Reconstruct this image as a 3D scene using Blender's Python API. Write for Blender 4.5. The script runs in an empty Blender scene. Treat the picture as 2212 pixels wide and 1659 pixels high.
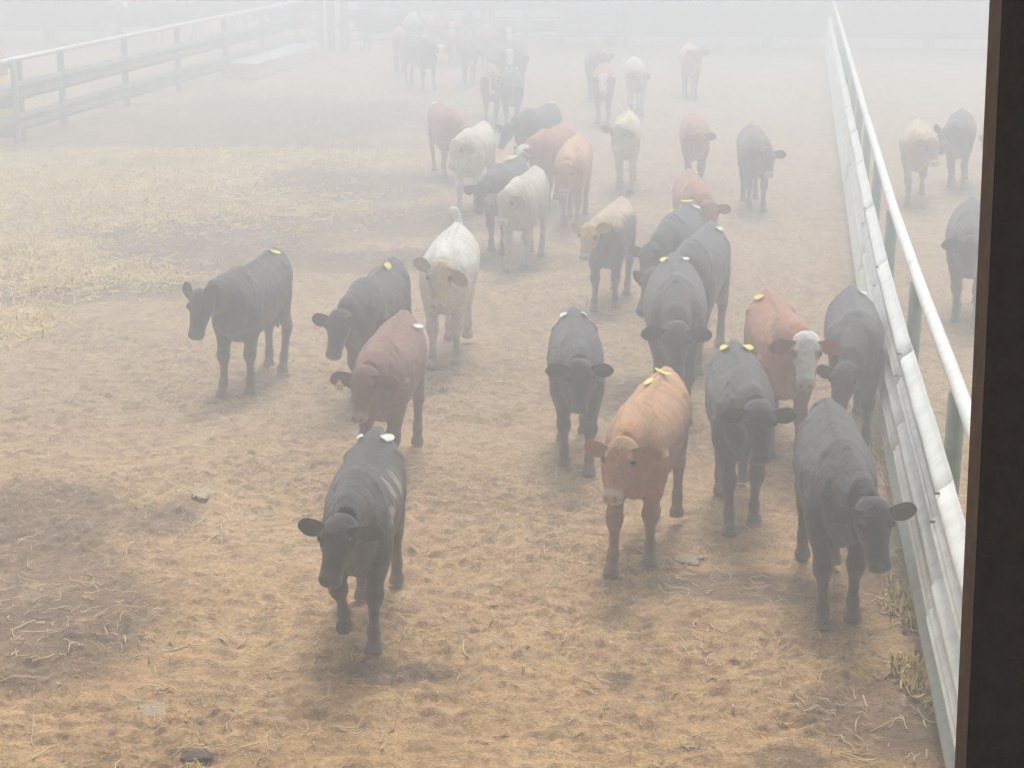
import bpy, bmesh, math, random
import numpy as np
from mathutils import Vector, Matrix
from mathutils.bvhtree import BVHTree

random.seed(7)
RNG = np.random.default_rng(11)
R = math.radians
col = bpy.context.scene.collection
sc = bpy.context.scene

# ------------------------------------------------------------------ camera
CAM_H, PITCH, FOC = 4.7, 14.04, 4200.0          # focal in units of a 2212 px wide frame
cd = bpy.data.cameras.new('camera')
cam = bpy.data.objects.new('camera', cd)
col.objects.link(cam)
cam.location = (0, 0, CAM_H)
cam.rotation_euler = (R(90 - PITCH), R(0.0), 0)
cd.sensor_fit = 'HORIZONTAL'
cd.sensor_width = 36
cd.lens = 36 * FOC / 2212
cd.clip_start = 0.1
cd.clip_end = 1500
sc.camera = cam

ROOF_Y = 11.2  # front edge of the added roof that shades the near fog
# ------------------------------------------------------------------ light
SUN_EL, SUN_AZ = 62, 10                          # degrees; azimuth to the right of +Y
w = bpy.data.worlds.new('World')
sc.world = w
w.use_nodes = True
nt = w.node_tree
bg = nt.nodes['Background']
sky = nt.nodes.new('ShaderNodeTexSky')
sky.sky_type = 'NISHITA'
sky.sun_disc = False
sky.sun_elevation = R(SUN_EL)
sky.sun_rotation = R(SUN_AZ)
sky.air_density = 1.0
sky.dust_density = 6.0
sky.ozone_density = 0.6
hs = nt.nodes.new('ShaderNodeHueSaturation')      # an overcast sky has lost nearly all its blue
hs.inputs['Saturation'].default_value = 0.8
nt.links.new(sky.outputs[0], hs.inputs['Color'])
nt.links.new(hs.outputs[0], bg.inputs[0])
bg.inputs[1].default_value = 0.05
ld = bpy.data.lights.new('sun', 'SUN')
ld.energy = 1.5
ld.angle = R(16)
ld.color = (1.0, 0.99, 0.975)
sun = bpy.data.objects.new('sun', ld)
col.objects.link(sun)
sdir = Vector((math.sin(R(SUN_AZ)) * math.cos(R(SUN_EL)), math.cos(R(SUN_AZ)) * math.cos(R(SUN_EL)), math.sin(R(SUN_EL))))
sun.rotation_euler = sdir.to_track_quat('Z', 'Y').to_euler()
sun.location = (5, 20, 30)
sc.view_settings.view_transform = 'Standard'
sc.view_settings.look = 'None'
sc.view_settings.exposure = 1.70
sc.view_settings.gamma = 1
sc.cycles.volume_bounces = 3
sc.cycles.max_bounces = 6
sc.cycles.diffuse_bounces = 3
sc.cycles.use_denoising = True

# ------------------------------------------------------------------ helpers
P = R(PITCH)
def at(px, py, z=0.0):
    """world point at height z seen at (px, py) of the 2212 x 1659 frame"""
    x = (px - 1106) / FOC
    y = -(py - 829.5) / FOC
    d = Vector((x, math.cos(P) + y * math.sin(P), -math.sin(P) + y * math.cos(P)))
    t = (z - CAM_H) / d.z
    return Vector((d.x * t, d.y * t, z))
def proj(p):
    v = Vector(p) - Vector((0, 0, CAM_H))
    f = v.y * math.cos(P) - v.z * math.sin(P)
    u = v.y * math.sin(P) + v.z * math.cos(P)
    return 1106 + FOC * v.x / f, 829.5 - FOC * u / f

def tag(o, label=None, cat=None, group=None, kind=None):
    if label: o['label'] = label
    if cat: o['category'] = cat
    if group: o['group'] = group
    if kind: o['kind'] = kind
    return o
def empty(name, loc=(0, 0, 0), rz=0.0):
    o = bpy.data.objects.new(name, None)
    o.empty_display_size = 0.2
    col.objects.link(o)
    o.location = loc
    o.rotation_euler = (0, 0, rz)
    return o
def new_obj(name, me, mat=None, parent=None, smooth=False):
    o = bpy.data.objects.new(name, me)
    col.objects.link(o)
    if mat is not None and len(me.materials) == 0: me.materials.append(mat)
    if parent is not None: o.parent = parent
    if smooth and len(me.polygons):
        me.polygons.foreach_set('use_smooth', [True] * len(me.polygons))
    return o

class MB:
    """collects shapes into one mesh"""
    def __init__(s): s.v = []; s.f = []
    def add(s, vs, fs):
        n = len(s.v)
        s.v += [tuple(v) for v in vs]
        s.f += [tuple(i + n for i in f) for f in fs]
    def box(s, c, size, m=None):
        hx, hy, hz = size[0] / 2, size[1] / 2, size[2] / 2
        vs = [Vector((x, y, z)) for x in (-hx, hx) for y in (-hy, hy) for z in (-hz, hz)]
        if m is not None: vs = [m @ v for v in vs]
        vs = [v + Vector(c) for v in vs]
        s.add(vs, [(0, 1, 3, 2), (4, 6, 7, 5), (0, 4, 5, 1), (2, 3, 7, 6), (0, 2, 6, 4), (1, 5, 7, 3)])
    def tube(s, pts, r, n=12, cap=True):
        pts = [Vector(p) for p in pts]
        rs = r if isinstance(r, (list, tuple)) else [r] * len(pts)
        rings = []
        up0 = Vector((0, 0, 1))
        for i, p in enumerate(pts):
            d = (pts[min(i + 1, len(pts) - 1)] - pts[max(i - 1, 0)]).normalized()
            a = up0 if abs(d.z) < 0.95 else Vector((1, 0, 0))
            rt = d.cross(a).normalized(); u = rt.cross(d).normalized()
            rings.append([p + (rt * math.cos(2 * math.pi * k / n) + u * math.sin(2 * math.pi * k / n)) * rs[i] for k in range(n)])
        vs = [v for rg in rings for v in rg]
        fs = []
        for i in range(len(pts) - 1):
            for k in range(n):
                a, b = i * n + k, i * n + (k + 1) % n
                fs.append((a, b, b + n, a + n))
        if cap:
            fs.append(tuple(range(n))[::-1]); fs.append(tuple((len(pts) - 1) * n + k for k in range(n)))
        s.add(vs, fs)
    def strip(s, pts, wdt, side):
        pass
    def mesh(s, name):
        me = bpy.data.meshes.new(name)
        me.from_pydata([tuple(v) for v in s.v], [], s.f)
        me.update()
        return me
    def build(s, name, mat=None, parent=None, smooth=False):
        me = s.mesh(name)
        bm = bmesh.new(); bm.from_mesh(me)
        bmesh.ops.recalc_face_normals(bm, faces=bm.faces)
        bm.to_mesh(me); bm.free()
        return new_obj(name, me, mat, parent, smooth)

# vectorised value noise
_perm = RNG.random((512, 512))
def vnoise(x, y, seed=0):
    x = x + seed * 17.13; y = y + seed * 31.7
    xi = np.floor(x).astype(int); yi = np.floor(y).astype(int)
    fx = x - xi; fy = y - yi
    fx = fx * fx * (3 - 2 * fx); fy = fy * fy * (3 - 2 * fy)
    g = lambda a, b: _perm[a % 512, b % 512]
    return (g(xi, yi) * (1 - fx) + g(xi + 1, yi) * fx) * (1 - fy) + (g(xi, yi + 1) * (1 - fx) + g(xi + 1, yi + 1) * fx) * fy
def fbm(x, y, oct=4, seed=0):
    s = 0; a = 0.5; t = 0
    for o in range(oct):
        s = s + a * vnoise(x * 2 ** o, y * 2 ** o, seed + o * 3)
        t += a; a *= 0.5
    return s / t
def sstep(a, b, x):
    t = np.clip((x - a) / (b - a), 0, 1)
    return t * t * (3 - 2 * t)

# ------------------------------------------------------------------ materials
def mat_new(name):
    m = bpy.data.materials.new(name)
    m.use_nodes = True
    n = m.node_tree
    return m, n, n.nodes['Principled BSDF'], n.links
def noise_node(n, scale, detail=4, rough=0.6, coord='Object', dist=0.0):
    tc = n.nodes.new('ShaderNodeTexCoord')
    t = n.nodes.new('ShaderNodeTexNoise')
    t.inputs['Scale'].default_value = scale
    t.inputs['Detail'].default_value = detail
    t.inputs['Roughness'].default_value = rough
    t.inputs['Distortion'].default_value = dist
    n.links.new(tc.outputs[coord], t.inputs['Vector'])
    return t
def ramp(n, src, stops):
    r = n.nodes.new('ShaderNodeValToRGB')
    el = r.color_ramp.elements
    while len(el) < len(stops): el.new(0.5)
    for e, (p, c) in zip(el, stops):
        e.position = p; e.color = (*c, 1) if len(c) == 3 else c
    n.links.new(src, r.inputs[0])
    return r
def add_bump(n, l, b, src, strength, dist):
    bp = n.nodes.new('ShaderNodeBump')
    bp.inputs['Strength'].default_value = strength
    bp.inputs['Distance'].default_value = dist
    l.new(src, bp.inputs['Height'])
    l.new(bp.outputs[0], b.inputs['Normal'])
    return bp
def simple_mat(name, c1, c2, scale=6.0, rough=0.7, metallic=0.0, bump=0.15, lo=0.35, hi=0.68, spec=0.5):
    m, n, b, l = mat_new(name)
    t = noise_node(n, scale, 6)
    r = ramp(n, t.outputs['Fac'], [(lo, c1), (hi, c2)])
    l.new(r.outputs[0], b.inputs['Base Color'])
    b.inputs['Roughness'].default_value = rough
    b.inputs['Metallic'].default_value = metallic
    b.inputs['Specular IOR Level'].default_value = spec
    t2 = noise_node(n, scale * 9, 4)
    add_bump(n, l, b, t2.outputs['Fac'], bump, 0.01)
    return m
def mul_attr_mat(name, attr, scale, rough, sheen, bump, bdist, lo=0.75, hi=1.25, stretch=None, spec=0.4):
    m, n, b, l = mat_new(name)
    a = n.nodes.new('ShaderNodeAttribute'); a.attribute_name = attr
    t = noise_node(n, scale, 5, 0.65)
    mp = n.nodes.new('ShaderNodeMapRange')
    mp.inputs['To Min'].default_value = lo; mp.inputs['To Max'].default_value = hi
    mp.inputs['From Min'].default_value = 0.3; mp.inputs['From Max'].default_value = 0.7
    l.new(t.outputs['Fac'], mp.inputs['Value'])
    mx = n.nodes.new('ShaderNodeVectorMath'); mx.operation = 'SCALE'
    l.new(a.outputs['Color'], mx.inputs[0]); l.new(mp.outputs[0], mx.inputs['Scale'])
    l.new(mx.outputs[0], b.inputs['Base Color'])
    b.inputs['Roughness'].default_value = rough
    b.inputs['Specular IOR Level'].default_value = spec
    b.inputs['Sheen Weight'].default_value = sheen
    b.inputs['Sheen Roughness'].default_value = 0.35
    t2 = noise_node(n, scale * 4, 6, 0.7)
    add_bump(n, l, b, t2.outputs['Fac'], bump, bdist)
    return m

def ground_mat():
    m, n, b, l = mat_new('dry_manure_dirt')
    a = n.nodes.new('ShaderNodeAttribute'); a.attribute_name = 'Soil'
    def mapr(src, lo, hi, f0=.35, f1=.65):
        mp = n.nodes.new('ShaderNodeMapRange'); mp.inputs['From Min'].default_value = f0; mp.inputs['From Max'].default_value = f1
        mp.inputs['To Min'].default_value = lo; mp.inputs['To Max'].default_value = hi; l.new(src, mp.inputs['Value']); return mp.outputs[0]
    t1 = noise_node(n, 11, 6, .70)
    t2 = noise_node(n, 42, 3, .55)
    vo = n.nodes.new('ShaderNodeTexVoronoi'); vo.inputs['Scale'].default_value = 15; vo.feature = 'DISTANCE_TO_EDGE'
    tc = n.nodes.new('ShaderNodeTexCoord'); wn = noise_node(n, 6, 3)
    av = n.nodes.new('ShaderNodeVectorMath'); av.operation = 'MULTIPLY_ADD'; av.inputs[1].default_value = (.25, .25, .25)
    l.new(wn.outputs['Color'], av.inputs[0]); l.new(tc.outputs['Object'], av.inputs[2]); l.new(av.outputs[0], vo.inputs['Vector'])
    f = n.nodes.new('ShaderNodeMath'); f.operation = 'MULTIPLY'
    l.new(mapr(t1.outputs['Fac'], .82, 1.14), f.inputs[0]); l.new(mapr(t2.outputs['Fac'], .74, 1.18), f.inputs[1])
    f2 = n.nodes.new('ShaderNodeMath'); f2.operation = 'MULTIPLY'
    l.new(f.outputs[0], f2.inputs[0]); l.new(mapr(vo.outputs['Distance'], .80, 1.02, 0, .05), f2.inputs[1])  # darker cell edges paint crevice shade between the flakes
    mx = n.nodes.new('ShaderNodeVectorMath'); mx.operation = 'SCALE'
    l.new(a.outputs['Color'], mx.inputs[0]); l.new(f2.outputs[0], mx.inputs['Scale'])
    l.new(mx.outputs[0], b.inputs['Base Color'])
    b.inputs['Roughness'].default_value = .95; b.inputs['Specular IOR Level'].default_value = .15
    h = n.nodes.new('ShaderNodeMath'); h.operation = 'ADD'
    l.new(t1.outputs['Fac'], h.inputs[0]); l.new(mapr(t2.outputs['Fac'], 0, .22), h.inputs[1])
    add_bump(n, l, b, h.outputs[0], .8, .02)
    return m

M = {}
M['coat'] = mul_attr_mat('cattle_coat', 'Coat', 26, 0.40, 0.35, 1.0, 0.016, 0.80, 1.22, spec=0.55)
M['ground'] = ground_mat()
M['straw'] = simple_mat('straw', (.70, .52, .28), (.92, .78, .52), 3, 0.75, bump=0)
M['hay'] = simple_mat('hay', (.72, .52, .20), (.95, .78, .42), 2, 0.8, bump=0)
M['rail_white'] = simple_mat('weathered_galvanized_rail', (.66, .69, .62), (.84, .86, .81), 5, 0.6, 0.0, 0.3, 0.3, 0.55)
M['pipe_white'] = simple_mat('weathered_white_pipe', (.66, .68, .62), (.86, .87, .85), 5, 0.45, 0.0, 0.2, 0.3, 0.6)
M['post_green'] = simple_mat('green_painted_steel', (.14, .22, .15), (.25, .35, .26), 8, 0.6)
M['mint'] = simple_mat('mint_green_pipe', (.30, .38, .31), (.44, .50, .43), 8, 0.5)
M['rail_dim'] = simple_mat('dull_grey_green_rail', (.14, .17, .16), (.30, .33, .31), 3, 0.6)
M['dark_pipe'] = simple_mat('grey_green_pipe', (.14, .18, .15), (.24, .28, .24), 5, 0.6)
M['bolt'] = simple_mat('bolt_steel', (.12, .11, .10), (.22, .2, .18), 30, 0.5, 0.5)
M['tag_yellow'] = simple_mat('yellow_tag', (.82, .74, .10), (.90, .84, .18), 20, 0.4, bump=0)
M['tag_white'] = simple_mat('white_tag', (.80, .80, .74), (.90, .90, .85), 20, 0.4, bump=0)
M['tag_ink'] = simple_mat('tag_ink', (.10, .09, .04), (.14, .12, .05), 20, 0.6, bump=0)
M['tag_amber'] = simple_mat('amber_tag', (.80, .62, .22), (.85, .70, .30), 20, 0.4, bump=0)
M['eye'] = simple_mat('eye', (.008, .006, .005), (.014, .010, .008), 20, 0.12, bump=0)
M['post_dark'] = simple_mat('dark_brown_steel', (.30, .20, .14), (.38, .26, .19), 25, 0.75, 0.0, 0.4, spec=0.2)
M['post_lit_edge'] = simple_mat('lit_edge_steel', (.13, .10, .08), (.18, .14, .11), 25, 0.5, 0.0, 0.1)
M['roof_dark'] = simple_mat('barn_metal', (.34, .30, .26), (.44, .40, .35), 3, 0.8, spec=0.2)
M['barn_dark'] = simple_mat('shade_barn_boards', (.05, .042, .035), (.08, .07, .06), 3, 0.85, spec=0.2)
M['far_dark'] = simple_mat('far_barn_cladding', (.10, .11, .12), (.15, .16, .17), 0.6, 0.8)
M['far_white'] = simple_mat('far_white_board_and_gap', (.70, .70, .70), (.85, .85, .85), 0.6, 0.8)
M['concrete'] = simple_mat('concrete', (.50, .49, .46), (.66, .65, .62), 3, 0.85)

def water_mat():
    m, n, b, l = mat_new('trough_water')
    b.inputs['Base Color'].default_value = (.93, .95, .98, 1)  # near-white base colour stands in for the reflected sky
    b.inputs['Roughness'].default_value = 0.12
    b.inputs['Specular IOR Level'].default_value = 1.0
    t = noise_node(n, 3, 3); add_bump(n, l, b, t.outputs['Fac'], 0.08, 0.02)
    return m
M['water'] = water_mat()

# fence direction on the ground
VPX, VPY = 1736.0, -220.0
UAZ = math.atan2((VPX - 1106), FOC * math.cos(P) - (829.5 - VPY) * -math.sin(P))
U = Vector((math.sin(UAZ), math.cos(UAZ), 0))      # along both fences, away from the camera
V = Vector((math.cos(UAZ), -math.sin(UAZ), 0))     # to the right

# ------------------------------------------------------------------ ground
def axis(lo, hi, fine0, fine1, step, grow=1.12):
    a = list(np.arange(fine0, fine1 + step / 2, step))
    s = step; x = fine0
    left = []
    while x > lo:
        s *= grow; x -= s; left.append(max(x, lo))
    s = step; x = a[-1]; right = []
    while x < hi:
        s *= grow; x += s; right.append(min(x, hi))
    return np.array(left[::-1] + a + right)
def patch(X, Y, px, py, rx, ry, ang=0.0):
    """1 inside an uneven blob centred on the ground point seen at px,py"""
    c = at(px, py)
    dx, dy = X - c.x, Y - c.y
    ca, sa = math.cos(ang), math.sin(ang)
    u = (dx * ca + dy * sa) / rx; v = (-dx * sa + dy * ca) / ry
    d = np.sqrt(u * u + v * v) + (fbm(X * 0.9, Y * 0.9, 4, int(px) % 50) - 0.5) * 1.1
    return 1 - sstep(0.65, 1.15, d)
def ground_height(X, Y):
    big = (fbm(X * 0.25, Y * 0.25, 3, 2) - 0.5) * 0.06
    clod = (fbm(X * 5.0, Y * 5.0, 4, 5) - 0.5) * 0.035
    n1 = fbm(X * 12, Y * 14, 3, 33)
    chips = sstep(0.46, 0.51, n1) * 0.013 + sstep(0.58, 0.63, n1) * 0.012
    n2 = fbm(X * 20 + 3, Y * 24, 2, 35)
    chips2 = sstep(0.52, 0.58, n2) * 0.013
    hoof = -0.016 * sstep(0.70, 0.80, vnoise(X * 3.6, Y * 3.6, 9))
    rough = sstep(0.35, 0.65, fbm(X * 0.8, Y * 0.8, 3, 44))
    fade = 1 - sstep(40, 60, np.abs(Y))
    return (big + clod + (chips + chips2) * (.55 + .75 * rough) + hoof) * fade - 0.022
def build_ground():
    xs = axis(-150, 150, -4.8, 4.2, 0.024, 1.04)
    ys = axis(-40, 230, 9.6, 19.0, 0.024, 1.012)
    X, Y = np.meshgrid(xs, ys)
    nx, ny = len(xs), len(ys)
    Z = ground_height(X, Y)
    verts = np.stack([X.ravel(), Y.ravel(), Z.ravel()], 1)
    i = np.arange(ny - 1)[:, None] * nx + np.arange(nx - 1)[None, :]
    quads = np.stack([i, i + 1, i + nx + 1, i + nx], -1).reshape(-1, 4)
    me = bpy.data.meshes.new('ground')
    me.vertices.add(len(verts)); me.vertices.foreach_set('co', verts.ravel())
    me.loops.add(quads.size); me.loops.foreach_set('vertex_index', quads.ravel().astype(np.int32))
    me.polygons.add(len(quads))
    me.polygons.foreach_set('loop_start', np.arange(0, quads.size, 4, dtype=np.int32))
    me.polygons.foreach_set('loop_total', np.full(len(quads), 4, dtype=np.int32))
    me.update(calc_edges=True)
    # soil colours
    base = np.array([.43, .265, .125]); light = np.array([.62, .42, .215])
    dark = np.array([.15, .105, .08]); gold = np.array([.82, .62, .28]); green = np.array([.20, .25, .08])
    red = np.array([.28, .165, .095])
    f = fbm(X * 1.1, Y * 1.1, 5, 31)[..., None]
    C = base * (1 - f) + light * f
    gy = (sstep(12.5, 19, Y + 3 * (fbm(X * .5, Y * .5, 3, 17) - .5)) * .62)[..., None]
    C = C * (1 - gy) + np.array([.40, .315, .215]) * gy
    f2 = sstep(0.52, 0.74, fbm(X * 6, Y * 6, 4, 40))[..., None]
    C = C * (1 - 0.45 * f2) + red * 0.45 * f2
    dk = np.zeros_like(X)
    for a in [(60, 1290, 1.1, 1.5), (150, 1400, .55, .8), (230, 1330, .5, 1.0), (60, 1130, .8, 1.0), (340, 1120, .4, .5), (760, 400, 2.0, 2.4), (420, 520, 2.4, 2.2), (640, 480, 2.2, 1.6),
              (300, 290, 6.0, 3.2), (560, 250, 5.0, 4.5), (900, 560, 2.2, 1.0), (60, 640, .9, .9), (300, 620, 1.8, .7), (1300, 850, .7, .8), (1950, 1250, .35, 2.2), (430, 1640, .1, .06), (1340, 1470, .13, .2), (1420, 540, 1.0, 2.0),
              (850, 1450, .5, .25), (1560, 1260, .8, .3), (1000, 470, 2, 1.5), (1900, 1560, .5, .6), (1700, 1640, .3, .2)]:
        dk = np.maximum(dk, patch(X, Y, *a))
    dk = np.clip(dk * (0.45 + 0.75 * fbm(X * 2.4, Y * 2.4, 4, 66)), 0, 1)[..., None]
    C = C * (1 - 0.85 * dk) + dark * 0.85 * dk
    gd = np.zeros_like(X)
    for a in [(300, 350, 4.5, 1.5), (150, 400, 3.0, 2.0), (20, 560, 1.2, 1.8), (520, 335, 2.5, 1.0), (20, 700, .6, 1.0)]:
        gd = np.maximum(gd, patch(X, Y, *a))
    gd = (gd * (0.5 + 0.7 * fbm(X * 3, Y * 3, 4, 77)))[..., None]
    gd = np.clip(gd, 0, 1)
    C = C * (1 - 0.5 * gd) + gold * 0.5 * gd
    gr = np.maximum(patch(X, Y, 1925, 1150, .16, .8, -UAZ), patch(X, Y, 1900, 880, .15, 1.0, -UAZ))
    gr = np.maximum(gr, 0.6 * patch(X, Y, 1860, 640, .2, 2.0, -UAZ))[..., None]
    C = C * (1 - 0.75 * gr) + green * 0.75 * gr
    ck = sstep(0.56, 0.64, fbm(X * 12, Y * 15, 4, 93))[..., None]  # dark flecks: manure bits and crevice shade painted into the soil
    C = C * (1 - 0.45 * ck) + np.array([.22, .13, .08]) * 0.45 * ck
    sp = sstep(0.68, 0.76, fbm(X * 11, Y * 11, 3, 91))[..., None]
    C = C * (1 - 0.3 * sp) + np.array([.62, .50, .33]) * 0.3 * sp
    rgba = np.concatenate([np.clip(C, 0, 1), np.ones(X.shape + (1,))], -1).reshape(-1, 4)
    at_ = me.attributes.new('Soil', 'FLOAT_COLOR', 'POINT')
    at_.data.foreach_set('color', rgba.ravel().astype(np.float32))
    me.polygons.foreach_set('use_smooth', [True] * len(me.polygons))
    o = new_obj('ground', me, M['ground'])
    tag(o, 'trampled brown dirt and dry manure of the cattle pen floor', 'ground', kind='structure')
build_ground()

# ------------------------------------------------------------------ straw
def strands(name, mat, pts, lens, wid, lift=0.03):
    """thin bent stalks, triangular in section, in one mesh"""
    n = len(pts)
    X = pts[:, 0]; Y = pts[:, 1]
    ang = RNG.random(n) * 2 * np.pi
    bend = (RNG.random(n) - 0.5) * 1.6
    k = 4
    verts = []
    for j in range(k):
        t = (j / (k - 1) - 0.5)
        a = ang + bend * t
        x = X + np.cos(a) * lens * t; y = Y + np.sin(a) * lens * t
        z = ground_height(x, y) + 0.006 + lift * RNG.random(n) * (1 if j in (0, k - 1) else .4)
        nxv = -np.sin(a) * wid; nyv = np.cos(a) * wid
        verts += [np.stack([x + nxv, y + nyv, z], 1), np.stack([x - nxv, y - nyv, z], 1), np.stack([x, y, z + wid * 1.4], 1)]
    V_ = np.stack(verts, 1).reshape(-1, 3)
    base = (np.arange(n) * (3 * k))[:, None]
    fs = []
    for j in range(k - 1):
        a = j * 3
        for p, q in ((0, 1), (1, 2), (2, 0)):
            fs.append(np.concatenate([base + a + p, base + a + q, base + a + 3 + q, base + a + 3 + p], 1))
    F = np.concatenate(fs, 0)
    me = bpy.data.meshes.new(name)
    me.vertices.add(len(V_)); me.vertices.foreach_set('co', V_.ravel())
    me.loops.add(F.size); me.loops.foreach_set('vertex_index', F.ravel().astype(np.int32))
    me.polygons.add(len(F))
    me.polygons.foreach_set('loop_start', np.arange(0, F.size, 4, dtype=np.int32))
    me.polygons.foreach_set('loop_total', np.full(len(F), 4, dtype=np.int32))
    me.update(calc_edges=True)
    return new_obj(name, me, mat)
def scatter(n, ymin, ymax, dens=None, seed=0):
    y = ymin * (ymax / ymin) ** RNG.random(n * 2)
    x = (RNG.random(n * 2) * 2 - 1) * (y * 0.30)
    keep = RNG.random(n * 2) < (0.25 + sstep(0.42, 0.66, fbm(x * 1.3, y * 1.3, 3, 55 + seed)))
    return np.stack([x[keep], y[keep]], 1)[:n]
p_ = scatter(4200, 9.4, 34)
o = strands('straw', M['straw'], p_, RNG.gamma(2.2, 0.035, len(p_)) + 0.02, 0.0024 + 0.0032 * RNG.random(len(p_)) ** 2)
tag(o, 'loose straw stalks scattered over the pen floor', 'straw', kind='stuff')
hp = []
for (px, py, rx, ry, n) in [(300, 350, 3.6, 1.0, 3800), (150, 400, 2.6, 1.6, 2600), (15, 560, .9, 1.5, 1300), (520, 335, 2.0, .8, 900), (300, 450, 3.2, 2.0, 2200), (20, 700, .6, 1.0, 420), (160, 600, 1.4, 1.2, 700),
                            (1960, 1320, .12, .35, 260), (1975, 1480, .10, .30, 160), (1900, 1000, .12, .4, 150), (1870, 690, .2, .9, 160)]:
    c = at(px, py)
    hp.append(np.stack([RNG.normal(c.x, rx * .55, n), RNG.normal(c.y, ry * .6, n)], 1))
hp = np.concatenate(hp, 0)
hl = RNG.gamma(2.5, 0.06, len(hp)) + 0.04
hl[-730:] *= 0.4
o = strands('hay', M['hay'], hp, hl, 0.005 + 0.005 * RNG.random(len(hp)), 0.10)
tag(o, 'pale yellow hay spread thickly along the left side of the pen', 'hay', kind='stuff')

# white crusted dung pats
def pat(px, py, rx, ry, label, c):
    ctr = at(px, py)
    bm = bmesh.new()
    bmesh.ops.create_icosphere(bm, subdivisions=4, radius=1)
    r = random.Random(int(px))
    ox, oy = r.random() * 50, r.random() * 50
    for v in bm.verts:
        f = 0.35 + 1.3 * float(fbm(np.array(v.co.x * 2.2 + ox), np.array(v.co.y * 2.2 + oy), 3, 3))
        hgt = 0.5 + float(fbm(np.array(v.co.x * 5 + ox), np.array(v.co.y * 5 + oy), 3, 8))
        v.co = Vector((v.co.x * rx * f, v.co.y * ry * f, v.co.z * 0.012 * hgt))
    me = bpy.data.meshes.new('dry_dung_pat'); bm.to_mesh(me); bm.free()
    o = new_obj('dry_dung_pat', me, c, smooth=True)
    o.location = (ctr.x, ctr.y, float(ground_height(np.array(ctr.x), np.array(ctr.y))) - .002)
    tag(o, label, 'dung pat')
m_pat = simple_mat('pale_dried_dung', (.46, .35, .21), (.64, .52, .35), 40, 0.95, bump=0.9)
m_pat2 = simple_mat('dark_dung', (.09, .065, .05), (.18, .13, .10), 14, 0.9, bump=0.9)
pat(435, 1068, .10, .16, 'pale crumbly dried dung pat on bare dirt left of the front black calf', m_pat)
pat(340, 1535, .13, .20, 'large grey crusted dung pat near the bottom left corner', m_pat)
pat(1490, 1205, .12, .12, 'whitish dried dung pat behind the orange calf front hoof', m_pat)
pat(60, 671, .14, .12, 'white scrap of dried dung lying in the hay at the far left', M['tag_white'])
pat(430, 1635, .09, .07, 'dark damp dung pat at the bottom edge left of centre', m_pat2)

# ------------------------------------------------------------------ cattle
def ring(c, rt, up, rx, ru, rd, n=18, ridge=0.0, belly=0.0):
    out = []
    for k in range(n):
        a = 2 * math.pi * k / n
        ca, sa = math.cos(a), math.sin(a)
        if sa > 0:
            wx = 1 - ridge * sa * sa
            out.append(c + rt * (rx * ca * wx) + up * (ru * sa))
        else:
            out.append(c + rt * (rx * ca * (1 + belly * sa * sa)) + up * (rd * sa))
    return out
def loft(mb, rings):
    n = len(rings[0]); vs = [v for r in rings for v in r]; fs = []
    for i in range(len(rings) - 1):
        for k in range(n):
            a, b = i * n + k, i * n + (k + 1) % n
            fs.append((a, b, b + n, a + n))
    fs.append(tuple(range(n))[::-1]); fs.append(tuple((len(rings) - 1) * n + k for k in range(n)))
    mb.add(vs, fs)
def path_loft(mb, pts, radii, flat=None, n=14, upref=Vector((0, 0, 1))):
    """radii: (side, updown) per point"""
    rings = []
    for i, p in enumerate(pts):
        d = (pts[min(i + 1, len(pts) - 1)] - pts[max(i - 1, 0)]).normalized()
        rt = d.cross(upref)
        if rt.length < 1e-3: rt = d.cross(Vector((1, 0, 0)))
        rt.normalize(); up = rt.cross(d).normalized()
        rx, ry = radii[i] if isinstance(radii[i], tuple) else (radii[i], radii[i])
        rings.append(ring(p, rt, up, rx, ry, ry, n))
    loft(mb, rings)

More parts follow.
